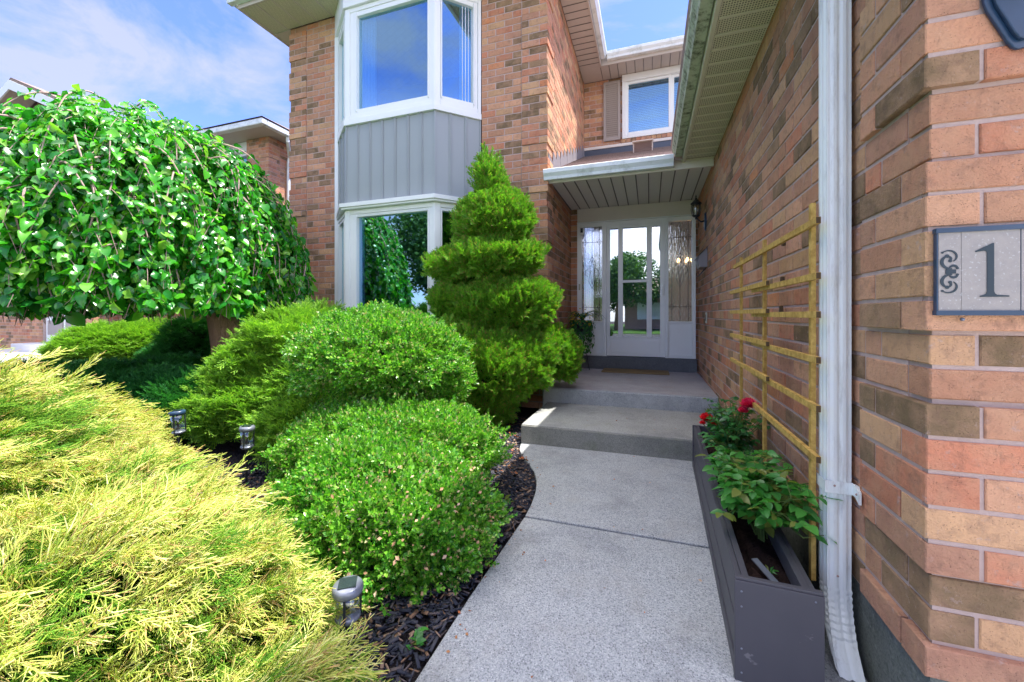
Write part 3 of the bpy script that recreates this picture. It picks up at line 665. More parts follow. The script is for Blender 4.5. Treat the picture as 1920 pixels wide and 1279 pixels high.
# ---- downspout on the garage corner
dn = MB(); X0, X1, DY0, DY1 = .603, .676, 1.735, 1.812
def ribbed(x0, x1, y0, y1):      # plan outline with ridges on the visible faces
    P_ = []
    for i in range(9):           # -Y face from x0 to x1
        t = i / 8; P_.append((x0 + (x1 - x0) * t, y0 - (.004 if i in (2, 3, 5, 6) else 0)))
    P_ += [(x1, y1)]
    for i in range(9):
        t = i / 8; P_.append((x0 - (.004 if i in (2, 3, 5, 6) else 0), y1 - (y1 - y0) * t))
    return P_[:-1]
prof = ribbed(X0, X1, DY0, DY1)
def sweep(mb, prof, levels):     # levels: (dx, dy, z, tilt_dy)
    n_ = len(prof); V = []; F = []; cy = (DY0 + DY1) / 2
    for (dx, dy, z, tl) in levels:
        for (x, y) in prof: V.append((x + dx, y + dy, z + tl * (y - cy)))
    for i in range(len(levels) - 1):
        for j in range(n_): F.append((i * n_ + j, i * n_ + (j + 1) % n_, (i + 1) * n_ + (j + 1) % n_, (i + 1) * n_ + j))
    F += [tuple(range(n_))[::-1], tuple(range((len(levels) - 1) * n_, len(levels) * n_))]
    mb.add(V, F)
lv = [(0, 0, ZS + .05, 0), (0, 0, -.95, 0)]
for i in range(9):
    t = i / 8; lv.append((0, -.045 * t * t, -.975 - .15 * t, .55 * t)); 
    if i < 8: lv.append((.003, -.045 * t * t - .001, -.984 - .15 * t, .55 * t))
lv += [(0, -.10, -1.19, .7)]
sweep(dn, prof, lv)
DS = dn.build('downspout', M['downspout'], H, bev=.0015)
stp = MB(); zS = -.615
stp.box(X0 - .008, X1 + .002, DY0 - .0065, DY0 - .0045, zS - .022, zS + .022); stp.box(X0 - .0075, X0 - .0055, DY0 - .006, DY1, zS - .021, zS + .021)
stp.prism([(X1, 0), (X1 + .008, .0), (.688, -.02), (.668, -.085), (.660, -.085), (.676, -.018)], (0, DY0 - .0055, zS - .021), (1, 0, 0), (0, 1, 0), (0, 0, .04))
stp.build('strap', M['downspout'], DS, bev=.001)
for (x, y, z) in ((X0 + .02, DY0 - .0075, zS + .006), (.6695, 1.66, zS), (.666, 1.675, zS + .003), (X0 + .03, DY0 - .006, -.93)): MB().ell((x, y, z), (.004, .003, .004), 8).build('screw', M['bark_twig'], DS, smooth=True)

# ------------------------------------------------------------------ wall fittings
def lantern(loc, side, label, s=1.0):
    """side: unit vector out of the wall"""
    o = empty('wall_lantern', loc, label, 'lantern', 'black wall lanterns')
    c = Vector(loc); n_ = Vector(side); r_ = Vector((-n_.y, n_.x, 0)); T = Matrix((( r_.x, n_.x, 0), (r_.y, n_.y, 0), (0, 0, 1)))
    bp = MB(); prof = []
    for i in range(40):
        a = 2 * math.pi * i / 40; sh_ = abs(math.sin(a)); w_ = .058 * (1 - .45 * sh_ ** 6) + .006 * math.cos(4 * a); prof.append((w_ * math.cos(a), .125 * math.sin(a) * (1 + .05 * math.cos(6 * a))))
    bp.prism([(x * s, z * s) for x, z in prof], c, r_, (0, 0, 1), n_ * .010)
    bp.prism([(x * s * .84, z * s * .88) for x, z in prof], c + n_ * .0102, r_, (0, 0, 1), n_ * .010)
    bp.build('back_plate', M['blue_black'], o, bev=.003)
    for z in (-.062, .062): MB().ell(c + n_ * .024 + Vector((0, 0, z * s)), (.005, .005, .004), 8).build('screw', M['plaque_brass'], o, smooth=True)
    ar = MB(); ar.tube([c + n_ * .02 + Vector((0, 0, .01)), c + n_ * .06 + Vector((0, 0, .0)), c + n_ * .09 + Vector((0, 0, .03)), c + n_ * .115 + Vector((0, 0, .06))], .010 * s, 8); ar.build('arm', M['black_metal'], o, smooth=True)
    q_ = c + n_ * .118 + Vector((0, 0, .07))
    lb = MB(); lb.lathe([(.004, -.035), (.016, -.025), (.010, -.012), (.036, .0), (.046, .012), (.046, .018)], q_, 16)
    for i in range(8):
        a = i * math.pi / 4; lb.tube([q_ + Vector((.045 * math.cos(a), .045 * math.sin(a), .015)), q_ + Vector((.060 * math.cos(a), .060 * math.sin(a), .09)), q_ + Vector((.052 * math.cos(a), .052 * math.sin(a), .165))], .0035, 5)
    lb.build('cage', M['black_metal'], o)
    gl = MB(); gl.lathe([(.040, .016), (.055, .09), (.047, .168)], q_, 16); gl.build('shade', M['lamp_glass'], o, smooth=True)
    bu = MB(); bu.lathe([(.012, .02), (.014, .10), (.004, .13)], q_, 10); bu.build('bulb', M['curtain'], o, smooth=True)
    tp = MB(); tp.lathe([(.066, .165), (.068, .172), (.050, .190), (.030, .215), (.012, .228), (.014, .238), (.006, .248), (.010, .258), (.003, .285)], q_, 16); tp.build('roof', M['black_metal'], o, smooth=True)
    return o
lantern((.688, 5.72, 1.20), (-1, 0, 0), 'black cage lantern on a curved arm, on the side wall beside the front door')
lantern((.86, YF - .0165, .795), (0, -1, 0), 'dark blue-black lantern back plate at the top right corner above the house number', 1.25)
# mailbox
mbx = empty('mailbox', (.69, 5.75, .60), 'small dark grey metal mailbox with sloped lid on the brick side wall', 'mailbox')
m1 = MB(); m1.prism([(0, 0), (-.085, .0), (-.105, .06), (-.105, .14), (0, .25)], (.688, 5.58, .60), (1, 0, 0), (0, 0, 1), (0, .33, 0)); m1.build('body', M['flashing_grey'], mbx, bev=.004)
m1 = MB(); m1.prism([(0, .254), (-.115, .137), (-.118, .118), (-.111, .118), (-.108, .133), (0, .246)], (.687, 5.57, .602), (1, 0, 0), (0, 0, 1), (0, .35, 0)); m1.build('lid', M['black_metal'], mbx, bev=.002)
for y in (5.63, 5.84): MB().tube([(.68, y, .60), (.64, y, .545), (.60, y, .50), (.585, y, .53), (.60, y, .56)], .004, 6).build('paper_hook', M['black_metal'], mbx)
pq = empty('wall_plaque', (.69, 5.65, -.04), 'narrow pale upright intercom plate on the brick beside the door', 'plaque')
MB().box(.676, .6885, 5.60, 5.70, -.11, .03).build('plate', M['plaque_brass'], pq, bev=.003)
MB().box(.672, .6755, 5.63, 5.67, -.08, .0).build('button', M['black_metal'], pq, bev=.001)
cc = empty('door_camera', (-1.03, 6.6, 1.38), 'small white security camera in the top left corner of the door frame', 'camera')
m1 = MB(); m1.box(-1.075, -1.005, 6.53, 6.60, 1.30, 1.42); m1.build('housing', M['white_vinyl'], cc, bev=.012)
m1 = MB(); m1.box(-1.06, -1.02, 6.5265, 6.5295, 1.325, 1.40); m1.build('lens', M['black_metal'], cc, bev=.001)
m1 = MB(); m1.tube([(-1.04, 6.56, 1.30), (-1.03, 6.58, 1.27), (-1.03, 6.60, 1.26)], .008, 6); m1.build('mount', M['white_vinyl'], cc)
# house number
hn = empty('house_number', (.8, YF - .02, .11), 'stone house number tiles in a dark metal frame reading 1, with a scroll tile', 'house number')
YS = YF - PR - .003
zt0, zt1 = .004, .212; x0s = .690
m1 = MB(); m1.box(x0s + .002, .736, YS - .012, YS - .004, zt0 + .004, zt1 - .004); m1.box(.7365, .8455, YS - .012, YS - .004, zt0 + .004, zt1 - .004); m1.box(.847, .955, YS - .012, YS - .004, zt0 + .004, zt1 - .004)
m1.build('tile', M['stone'], hn, bev=.0008)
m1 = MB()
for (a, b) in ((zt0 - .006, zt0 + .006), (zt1 - .006, zt1 + .006)): m1.box(x0s - .004, .962, YS - .016, YS, a, b)
m1.box(x0s - .002, x0s + .001, YS - .013, YS, zt0 + .006, zt1 - .006); m1.box(.8458, .8467, YS - .0125, YS, zt0 + .006, zt1 - .006)
m1.build('frame', M['blue_black'], hn, bev=.001)
m1 = MB(); yk = YS - .0125
ox, oz = .7365, zt0
def poly(mb, pts): mb.prism(pts, (0, yk, 0), (1, 0, 0), (0, 0, 1), (0, -.0012, 0))
one = [(.0345, .030), (.076, .030), (.076, .0325), (.066, .0345), (.0625, .037), (.0605, .042), (.0605, .148), (.0575, .1475), (.026, .1315), (.026, .129), (.042, .1315), (.046, .130), (.0475, .126), (.0475, .042), (.0455, .037), (.041, .0345), (.0345, .0325)]
poly(m1, [(ox + x + .012 * (1 if z < .04 and x > .07 else 0), oz + z * 1.12 + .006) for x, z in one])
m1.build('digit', M['ink'], hn)
m1 = MB(); cxs = .7135
def swirl(c, r0, r1, a0, a1, w0, w1, n_=22):
    L1 = []; L2_ = []
    for i in range(n_ + 1):
        t = i / n_; a = a0 + (a1 - a0) * t; r = r0 + (r1 - r0) * t; w_ = (w0 + (w1 - w0) * t) / 2 * (.35 + .65 * math.sin(math.pi * min(1, t * .9 + .1)))
        L1.append((c[0] + (r + w_) * math.cos(a), c[1] + (r + w_) * math.sin(a))); L2_.append((c[0] + (r - w_) * math.cos(a), c[1] + (r - w_) * math.sin(a)))
    for i in range(n_): poly(m1, [L1[i], L1[i + 1], L2_[i + 1], L2_[i]])
    m1.lathe([(w0 * .75, 0), (w0 * .75, .0011)], (L1[0][0] * .5 + L2_[0][0] * .5, yk, L1[0][1] * .5 + L2_[0][1] * .5), 12, 0, Matrix(((1, 0, 0), (0, 0, -1), (0, 1, 0))))
zc = (zt0 + zt1) / 2
for sg in (1, -1):
    swirl((cxs - .001, zc + sg * .036), .018, .013, sg * 2.4, -sg * .9, .0035, .005)
    swirl((cxs + .001, zc + sg * .026), .0145, .019, sg * 2.0 + (0 if sg > 0 else 0), sg * 4.9, .006, .0075)
    swirl((cxs - .006, zc + sg * .034), .010, .006, -sg * .8, sg * 1.0, .005, .004)
    swirl((cxs + .009, zc + sg * .007), .006, .009, sg * .2, sg * 2.8, .004, .008)
poly(m1, [(cxs - .008, zc - .006), (cxs + .012, zc - .005), (cxs + .012, zc + .005), (cxs - .008, zc + .006)])
m1.build('scroll_motif', M['ink'], hn)
m1 = MB(); m1.ell((.7405, YS - .008, -.012), (.005, .005, .0045), 8); m1.build('screw', M['lamp_steel'], hn, smooth=True)
# doormat
dm = MB(); dm.box(-.69, .27, 6.18, 6.56, -.8695, -.850); tag(dm.build('doormat', M['coir'], bev=.005), 'rectangular tan coir doormat lying below the front door', 'doormat')

# ------------------------------------------------------------------ trellis
TR = empty('trellis', (.585, 2.4, -1.0), 'pale yellow pine lath trellis standing in the planter against the brick wall', 'trellis')
xT = .575
for (y, zt_, wd) in ((1.81, .42, .026), (2.48, .40, .026), (3.06, .385, .026)):
    m1 = MB(); m1.box(xT, xT + .016, y - wd / 2, y + wd / 2, -1.0, zt_); m1.build('upright', M['pine'], TR, bev=.0015)
slz = [.335, .150, .012, -.150, -.322, -.515]
for i, z in enumerate(slz):
    if i == 0: segs = [(1.70, 3.20, z, 0)]
    elif i == 5: segs = [(1.70, 2.72, z, 0)]
    else: segs = [(1.70, 2.66, z - .012, .0), (2.28, 3.22, z + .006, -.0165)]
    for j, (a, b, zz_, off) in enumerate(segs):
        m1 = MB(); xx_ = xT - .0175 + off; m1.box(xx_, xx_ + .016, a, b, zz_ - .012, zz_ + .012, 0)
        m1.box(xx_ + .001, xx_ + .015, a - .0015, a - .0002, zz_ - .011, zz_ + .011, 1)
        m1.build('lath', [M['pine'], M['end_grain']], TR, bev=.0012)
for i in (0, 1, 2): MB().box(xT + .0165, xT + .030, 2.2 + .02 * i, 2.222 + .02 * i, slz[i] - .01, slz[i] + .03).build('spacer_block', M['end_grain'], TR)
# ------------------------------------------------------------------ planter
PL = empty('planter_box', (.42, 2.5, GZ), 'long dark grey wooden planter box beside the path, scratched end panel', 'planter')
PT = Matrix.Translation((.42, 2.52, GZ)) @ Matrix.Rotation(rad(-1.6), 4, 'Z')
def pbox(mb, x0, x1, y0, y1, z0, z1, mi=0): mb.box(x0, x1, y0, y1, z0, z1, mi, PT)
hl = .99; hw = .115
for z0, z1, off in ((.0, .055, .006), (.057, .17, .0), (.172, .185, -.004), (.187, .33, .0)):
    m1 = MB(); pbox(m1, -hw - .0 + (-off), -hw + .018, -hl, hl, z0, z1); m1.build('side_board', M['planter'], PL, bev=.0025)
m1 = MB(); pbox(m1, hw - .018, hw, -hl, hl, 0, .33); m1.build('side_board', M['planter'], PL, bev=.0025)
for y in (-hl - .02, hl): 
    m1 = MB(); pbox(m1, -hw - .008, hw + .012, y, y + .0195, 0.0, .335); m1.build('end_panel', M['planter'], PL, bev=.0025)
m1 = MB()
pbox(m1, -hw + .0185, -hw + .04, -hl + .001, hl - .001, .27, .334); pbox(m1, hw - .04, hw - .0185, -hl + .001, hl - .001, .27, .334); pbox(m1, -hw - .006, hw + .01, -hl - .018, -hl + .0005, .336, .345)
m1.build('rim', M['planter'], PL, bev=.002)
m1 = MB(); V = []; F = []; nX, nY = 8, 60
for j in range(nY + 1):
    for i in range(nX + 1):
        V.append(PT @ Vector((-hw + .0185 + (2 * hw - .037) * i / nX, -hl + 2 * hl * j / nY, .245 + .02 * math.sin(i * 1.3 + j * .7) + random.uniform(-.01, .01))))
for j in range(nY):
    for i in range(nX): F.append((j * (nX + 1) + i, j * (nX + 1) + i + 1, (j + 1) * (nX + 1) + i + 1, (j + 1) * (nX + 1) + i))
m1.add(V, F).build('soil', M['soil'], PL, smooth=True)

for i in range(5):      # screws along the near end panel and side boards
    z = (.03, .11, .25, .30, .315)[i]; q = PT @ Vector((-hw + .012 if i < 4 else hw - .012, -hl - .0205, z)); MB().ell(q, (.0035, .0015, .0035), 8).build('screw', M['lamp_steel'], PL, smooth=True)
m1 = MB(); pq_ = PT @ Vector((.02, -.86, .275)); m1.box(-.012, .012, -.09, .09, -.002, .002, 0, Matrix.Translation(pq_) @ Matrix.Rotation(.5, 4, 'Z') @ Matrix.Rotation(.25, 4, 'X')); tag(m1.build('plant_label', M['lamp_steel']), 'grey plastic plant label lying on the soil of the planter', 'plant label')
# ------------------------------------------------------------------ foliage templates
def leaf_t(w=.5, heart=False):
    ys_ = [0, .12, .42, .74, 1.0]; ws = [0.0 if not heart else .05, .78 * w, w, .62 * w, 0.0]
    V = []
    for y, ww in zip(ys_, ws):
        for sx_ in (-1, 0, 1):
            yy = y - (.10 if heart and sx_ and y == .12 else 0)
            V.append((sx_ * ww, yy, abs(sx_) * ww * .28 - .22 * y * y))
    F = []
    for i in range(4):
        for j in range(2): F.append((i * 3 + j, i * 3 + j + 1, (i + 1) * 3 + j + 1, (i + 1) * 3 + j))
    return np.array(V), np.array(F)
LEAF = leaf_t(.40, True); ROSEL = leaf_t(.34)
SL = (np.array([(0, 0, 0), (-.32, .5, .10), (0, 1, -.05), (.32, .5, .10), (0, .5, -.02)]), np.array([(0, 4, 2, 1), (0, 3, 2, 4)]))
def rotz(a): c, s = math.cos(a), math.sin(a); return np.array([[c, -s, 0], [s, c, 0], [0, 0, 1]])
def box_sprig(n=10, seed=1):
    r = np.random.default_rng(seed); P = []
    pos = np.zeros((n, 3)); tip = np.zeros((n, 3))
    for i in range(n):
        t = i / (n - 1); a = i * 2.4 + r.uniform(-.3, .3)
        pos[i] = (0, t * .8, 0); out = .95 - .6 * t; tip[i] = (math.cos(a) * out, .5 + t * .6, math.sin(a) * out)
    nor = nrm(np.cross(tip, r.normal(size=(n, 3)) * .3 + np.array([1, 0, 0.4])))
    return scat(*SL, pos, tip, nor, r.uniform(.26, .38, n))
def ribbon(p0, p1, w0, w1, nor):
    d = p1 - p0; x = np.cross(d, nor); x = x / (np.linalg.norm(x) + 1e-9)
    return [p0 - x * w0, p0 + x * w0, p1 + x * w1, p1 - x * w1]
def spray(n_side=7, sub=3, seed=1, w=.022, ang=40, lift=.1):
    r = np.random.default_rng(seed); V = []; F = []
    def add(p0, p1, w0, w1, nor):
        o = len(V); V.extend(ribbon(p0, p1, w0, w1, nor)); F.append((o, o + 1, o + 2, o + 3))
    nor = np.array([0, 0, 1.]); p = np.zeros(3); pts = [p]
    for i in range(4): pts.append(pts[-1] + np.array([r.uniform(-.03, .03), .25, r.uniform(-.03, .03) + lift * .1]))
    for i in range(4): add(pts[i], pts[i + 1], w, w * .8, nor)
    for i in range(n_side):
        t = .1 + .85 * i / n_side; b = pts[min(3, int(t * 4))] + (pts[min(4, int(t * 4) + 1)] - pts[min(3, int(t * 4))]) * (t * 4 % 1)
        for s in (-1, 1):
            L = .42 * (1 - .6 * t) * r.uniform(.8, 1.2); a = rad(ang + r.uniform(-8, 8))
            d = np.array([s * math.sin(a), math.cos(a), r.uniform(-.25, .35)]); e = b + d * L
            nn = np.array([r.uniform(-.6, .6), r.uniform(-.3, .3), 1.]); add(b, e, w * .9, w * .5, nn)
            for q in range(sub):
                tt = (q + 1) / (sub + 1); bb = b + d * L * tt; s2 = 1 if q % 2 else -1
                d2 = d + np.array([s2 * .5, .2, r.uniform(-.5, .6)]); add(bb, bb + d2 * L * .38, w * .8, w * .35, np.array([r.uniform(-1, 1), 0, 1.]))
    return np.array(V), np.array(F)
def thread_frond(seed=1, w=.0088):
    r = np.random.default_rng(seed); V = []; F = []
    def thread(p0, d0, L, n, w0, droop, out=None):
        p = p0.copy(); d = d0 / np.linalg.norm(d0); ring = []; up = np.array([.2, .1, 1.]); pts = [p.copy()]
        for i in range(n + 1):
            x = np.cross(d, up); x /= np.linalg.norm(x) + 1e-9; z = np.cross(x, d); ww = w0 * (1 - .55 * i / n)
            o = len(V)
            for a in (0, 2.094, 4.189): V.append(p + (x * math.cos(a) + z * math.sin(a)) * ww)
            ring.append(o)
            if i < n:
                p = p + d * L / n; d = d + np.array([r.uniform(-.12, .12), r.uniform(-.05, .05), -droop + r.uniform(-.08, .08)]); d /= np.linalg.norm(d); pts.append(p.copy())
        for i in range(n):
            for j in range(3): F.append((ring[i] + j, ring[i] + (j + 1) % 3, ring[i + 1] + (j + 1) % 3, ring[i + 1] + j))
        return pts
    main = thread(np.zeros(3), np.array([0, 1., .25]), 1.0, 7, w, .09)
    for i in range(22):
        t = .06 + .9 * i / 22; k_ = t * 7; a = int(k_); b = main[a] + (main[min(7, a + 1)] - main[a]) * (k_ - a)
        md = main[min(7, a + 1)] - main[a]; md /= np.linalg.norm(md); s = 1 if i % 2 else -1
        L = (.40 - .26 * t) * r.uniform(.7, 1.3); d = md * .95 + np.array([s * r.uniform(.35, .75), 0, r.uniform(-.25, .4)])
        pts = thread(b, d, L, 3, w * .8, .07)
        for q in range(2 if L > .18 else 1):
            bb = pts[1 + q]; dd = pts[2] - pts[1]; dd /= np.linalg.norm(dd); thread(bb, dd + np.array([(-1 if q % 2 else 1) * .55, 0, r.uniform(-.3, .4)]), L * .45, 1, w * .7, .05)
    return np.array(V), np.array(F)
BOXS = [box_sprig(10, s) for s in (1, 2, 3)]; JUNS = [spray(6, 3, s, .020, 38) for s in (1, 2, 3)]; CEDS = [spray(7, 3, s, .030, 30, .2) for s in (4, 5, 6)]; THR = [thread_frond(s) for s in (1, 2, 3, 4)]
def lump(d, f, s):      # cheap smooth noise on directions/positions
    r = np.random.default_rng(s); o = np.zeros(len(d))
    for i in range(6):
        k_ = r.normal(size=3) * f * (1 + .35 * i); o += np.sin(d @ k_ + r.uniform(0, 6.28)) / (1 + .4 * i)
    return o / 2.6
def mound_pts(c, r, n, seed, inner=.14, lumps=(3.0, .08), zmin=-.6, tilt=None):
    rg = np.random.default_rng(seed); d = nrm(rg.normal(size=(n * 2, 3))); d = d[d[:, 2] > zmin][:n]
    rr_ = 1 + lumps[1] * lump(d, lumps[0], seed) + lumps[1] * .5 * lump(d, lumps[0] * 3, seed + 5) - inner * rg.random(len(d)) ** 1.5
    p = d * rr_[:, None] * np.array(r); nn = nrm(d / np.array(r))
    if tilt is not None:
        R = np.array(Matrix.Rotation(tilt[0], 3, tilt[1])); p = p @ R.T; nn = nn @ R.T
    return p + np.array(c), nn
def foliage(name, parent, mounds, temps, mat, size, dens, mode='box', zmin=-.6, inner=.14, lumps=(3., .08), seed=1, floor=GZ):
    parts = []; rg = np.random.default_rng(seed)
    for mi_, (c, r, *ti) in enumerate(mounds):
        area = 4 * math.pi * ((r[0] * r[1]) ** 1.6 / 3 + (r[0] * r[2]) ** 1.6 / 3 + (r[1] * r[2]) ** 1.6 / 3) ** (1 / 1.6)
        n = int(area * dens)
        extra = mode in ('box', 'cedar')
        p, nn = mound_pts(c, r, n, seed * 31 + mi_, inner, lumps, zmin, ti[0] if ti else None)
        if extra:
            p2, n2_ = mound_pts(c, tuple(x * 1.09 for x in r), int(n * .05), seed * 57 + mi_, .08, lumps, .0, ti[0] if ti else None); p = np.concatenate([p, p2]); nn = np.concatenate([nn, n2_])
        ok = p[:, 2] > floor; p = p[ok]; nn = nn[ok]; n = len(p); rnd_ = rg.normal(size=(n, 3))
        if mode == 'box': tip = nn + rnd_ * .45 + np.array([0, 0, .25]); nor = rg.normal(size=(n, 3))
        elif mode == 'cedar': tip = nn * .8 + rnd_ * .35 + np.array([0, 0, .75]); nor = np.cross(nn, rg.normal(size=(n, 3))) + nn * .3
        elif mode == 'spread':
            hz = nn * np.array([1, 1, .2]); tip = nrm(hz) * .9 + rnd_ * .38 + np.array([0, 0, .28]); nor = np.array([0, 0, 1.]) + rnd_ * .3 + nn * .4
        s_all = size * rg.uniform(.65, 1.25, n); pick = rg.integers(0, len(temps), n)
        for ti_, T in enumerate(temps):
            m = pick == ti_
            if m.any(): parts.append(scat(*T, p[m] - nrm(tip[m]) * s_all[m][:, None] * .35, tip[m], nor[m] + 1e-3, s_all[m]))
    V, F = join(parts); return npmesh(name, V, F, mat, parent)
def cores(parent, mounds, f=.80, mat='bush_shade'):  # solid dark fillers block see-through, their colour standing in for inner shade
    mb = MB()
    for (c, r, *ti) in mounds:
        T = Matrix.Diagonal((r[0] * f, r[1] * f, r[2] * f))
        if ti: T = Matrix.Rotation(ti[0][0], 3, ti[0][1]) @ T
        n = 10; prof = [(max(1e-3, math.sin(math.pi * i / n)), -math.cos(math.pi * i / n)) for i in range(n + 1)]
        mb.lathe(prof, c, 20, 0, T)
    mb.build('shade_core', M[mat], parent, smooth=True)

# ------------------------------------------------------------------ boxwoods
def at(px, d, z): v = D(px, 590, d); return (v.x, v.y, z)
VF = Vector((-SA, CA, 0))
B1 = [(at(715, 3.42, -.385), (.68, .60, .405)), (at(740, 2.92, -.93), (.76, .50, .29)), (at(640, 2.9, -1.0), (.4, .4, .26)), (at(800, 3.5, -.55), (.36, .4, .3))]
bx1 = empty('boxwood', at(730, 3.2, GZ), 'clipped boxwood with a round tier above a wide lower tier, below the bay window', 'bush', 'clipped boxwoods')
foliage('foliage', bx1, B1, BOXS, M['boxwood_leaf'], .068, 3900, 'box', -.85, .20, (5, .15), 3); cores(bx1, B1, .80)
tk = MB()
for i in range(5):
    a = at(742 + i * 6, 3.2, GZ); b = at(715 + i * 14, 3.3, -.5); tk.tube([a, ((a[0] + b[0]) / 2 + .03, (a[1] + b[1]) / 2, -.85), b], [.022, .018, .012], 6)
tk.build('stem', M['bush_brown'], bx1)
B2 = [(at(742, 2.16, -1.18), (.52, .52, .41)), (at(675, 2.3, -1.10), (.36, .4, .36)), (at(600, 2.2, -1.18), (.30, .32, .28))]
bx2 = empty('boxwood', at(752, 2.1, GZ), 'low rounded boxwood at the path edge, nearest one, with dry leaves on its shaded side', 'bush', 'clipped boxwoods')
foliage('foliage', bx2, B2, BOXS, M['boxwood_leaf'], .066, 4300, 'box', -.5, .22, (5.5, .15), 5, GZ + .02); cores(bx2, B2, .80)
rg = np.random.default_rng(5); n = 420; p_, nn = mound_pts(*B2[0], 900, 77, .02, (3, .05), -.2); v_ = (p_[:, 0] > B2[0][0][0] - .1); p_, nn = p_[v_][:n], nn[v_][:n]
V, F = scat(SL[0], SL[1], p_ + nn * .03, rg.normal(size=(len(p_), 3)), nn + rg.normal(size=(len(p_), 3)) * .5, rg.uniform(.014, .026, len(p_)))
leafmat('dry_leaf', [(.55, .34, .22), (.62, .45, .32), (.40, .22, .13)], .8, .2, .2, (1.2, 1, .8)); npmesh('dry_leaves', V, F, M['dry_leaf'], bx2)

# ------------------------------------------------------------------ tiered cedar
cz = 4.70; C0 = at(930, cz, GZ)
ced = empty('tiered_cedar', C0, 'tall topiary cedar clipped in stacked tiers with a loose pointed top beside the porch', 'tree')
CM = [(at(895, 4.58, -.58), (.70, .50, .40)), (at(1030, 4.80, -.50), (.33, .26, .32)), (at(960, 4.62, -.50), (.50, .42, .34)), (at(893, 4.55, -.97), (.44, .38, .26)),
      (at(850, 4.50, -.40), (.40, .42, .30)), (at(932, 4.72, .085), (.70, .48, .29), (rad(-5), 'Y')), (at(907, 4.72, .60), (.66, .48, .21), (rad(-5), 'Y')), (at(928, 4.72, 1.05), (.43, .38, .35)), (at(922, 4.72, 1.37), (.16, .16, .30)), (at(848, 4.7, .14), (.22, .26, .2))]
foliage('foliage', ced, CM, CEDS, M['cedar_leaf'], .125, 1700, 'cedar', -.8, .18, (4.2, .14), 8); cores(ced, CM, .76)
rg = np.random.default_rng(9); parts = []
for i in range(130):
    t = rg.random(); a = rg.uniform(0, 6.28); rr_ = .15 * (1 - t) + .02
    c = np.array(at(914, 4.72, 1.38 + .38 * t)) + np.array([math.cos(a) * rr_, math.sin(a) * rr_, 0])
    parts.append(scat(*CEDS[i % 3], c[None], np.array([[math.cos(a) * .6, math.sin(a) * .6, 1.]]), rg.normal(size=(1, 3)), np.array([rg.uniform(.10, .24)])))
V, F = join(parts); npmesh('leader', V, F, M['cedar_leaf'], ced)
tk = MB(); tk.tube([C0, (C0[0], C0[1], 0), (C0[0], C0[1], 1.5)], [.06, .05, .01], 8); tk.build('trunk', M['bark'], ced, smooth=True)

# ------------------------------------------------------------------ spreading junipers
J1 = [(at(575, 4.35, -.50), (.72, .62, .50)), (at(500, 4.25, -.72), (.66, .5, .38)), (at(500, 3.95, -.90), (.56, .50, .32)), (at(440, 3.95, -1.0), (.42, .40, .24)), (at(630, 3.9, -.75), (.6, .5, .36)), (at(600, 3.5, -1.0), (.44, .42, .26))]
j1 = empty('spreading_juniper', at(540, 3.8, GZ), 'bright yellow-green feathery juniper spreading between the tree trunk and the boxwood', 'bush', 'spreading junipers')
foliage('foliage', j1, J1, JUNS, M['juniper_leaf'], .19, 950, 'spread', -.5, .26, (3.5, .22), 11, GZ + .02); cores(j1, J1, .76)
J2 = [(at(300, 4.6, -1.02), (1.15, .75, .34)), (at(180, 5.0, -1.0), (1.0, .8, .34)), (at(90, 5.5, -1.05), (1.0, .8, .32)), (at(400, 4.3, -1.0), (.7, .6, .32)), (at(470, 5.3, -.85), (.6, .5, .4)), (at(330, 5.6, -.98), (1.0, .6, .32)), (at(250, 3.9, -1.12), (.7, .5, .24))]
j2 = empty('spreading_juniper', at(280, 4.8, GZ), 'low dark green juniper mat in the shade under the weeping tree', 'bush', 'spreading junipers')
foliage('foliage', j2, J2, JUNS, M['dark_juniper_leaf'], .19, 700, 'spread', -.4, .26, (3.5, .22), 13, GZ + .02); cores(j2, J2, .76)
J3 = [(at(205, 8.0, -.72), (.95, .8, .50)), (at(285, 8.1, -.66), (.85, .8, .50))]
j3 = empty('rounded_hedge', at(245, 8.0, GZ), 'sunlit rounded yellow-green hedge in front of the neighbour\'s brick wall', 'hedge')
foliage('foliage', j3, J3, JUNS, M['juniper_leaf'], .20, 420, 'spread', -.5, .12, (3, .06), 15, GZ); cores(j3, J3, .82)
J4 = [(at(365, 7.0, -.62), (.50, .5, .55)), (at(318, 7.2, -.85), (.4, .4, .3))]
j4 = empty('dark_yew', at(365, 7.0, GZ), 'dark blue-green shrub behind the trunk, left of it', 'bush')
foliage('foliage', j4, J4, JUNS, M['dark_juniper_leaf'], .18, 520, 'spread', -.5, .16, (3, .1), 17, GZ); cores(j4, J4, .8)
J5 = [(at(478, 5.9, -.65), (.50, .5, .62)), (at(520, 5.6, -.8), (.4, .4, .5))]
j5 = empty('dark_yew', at(480, 5.9, GZ), 'dark shaded shrub right of the trunk at the foot of the brick pier', 'bush')
foliage('foliage', j5, J5, JUNS, M['dark_juniper_leaf'], .18, 620, 'spread', -.5, .16, (3, .1), 19, GZ); cores(j5, J5, .8)

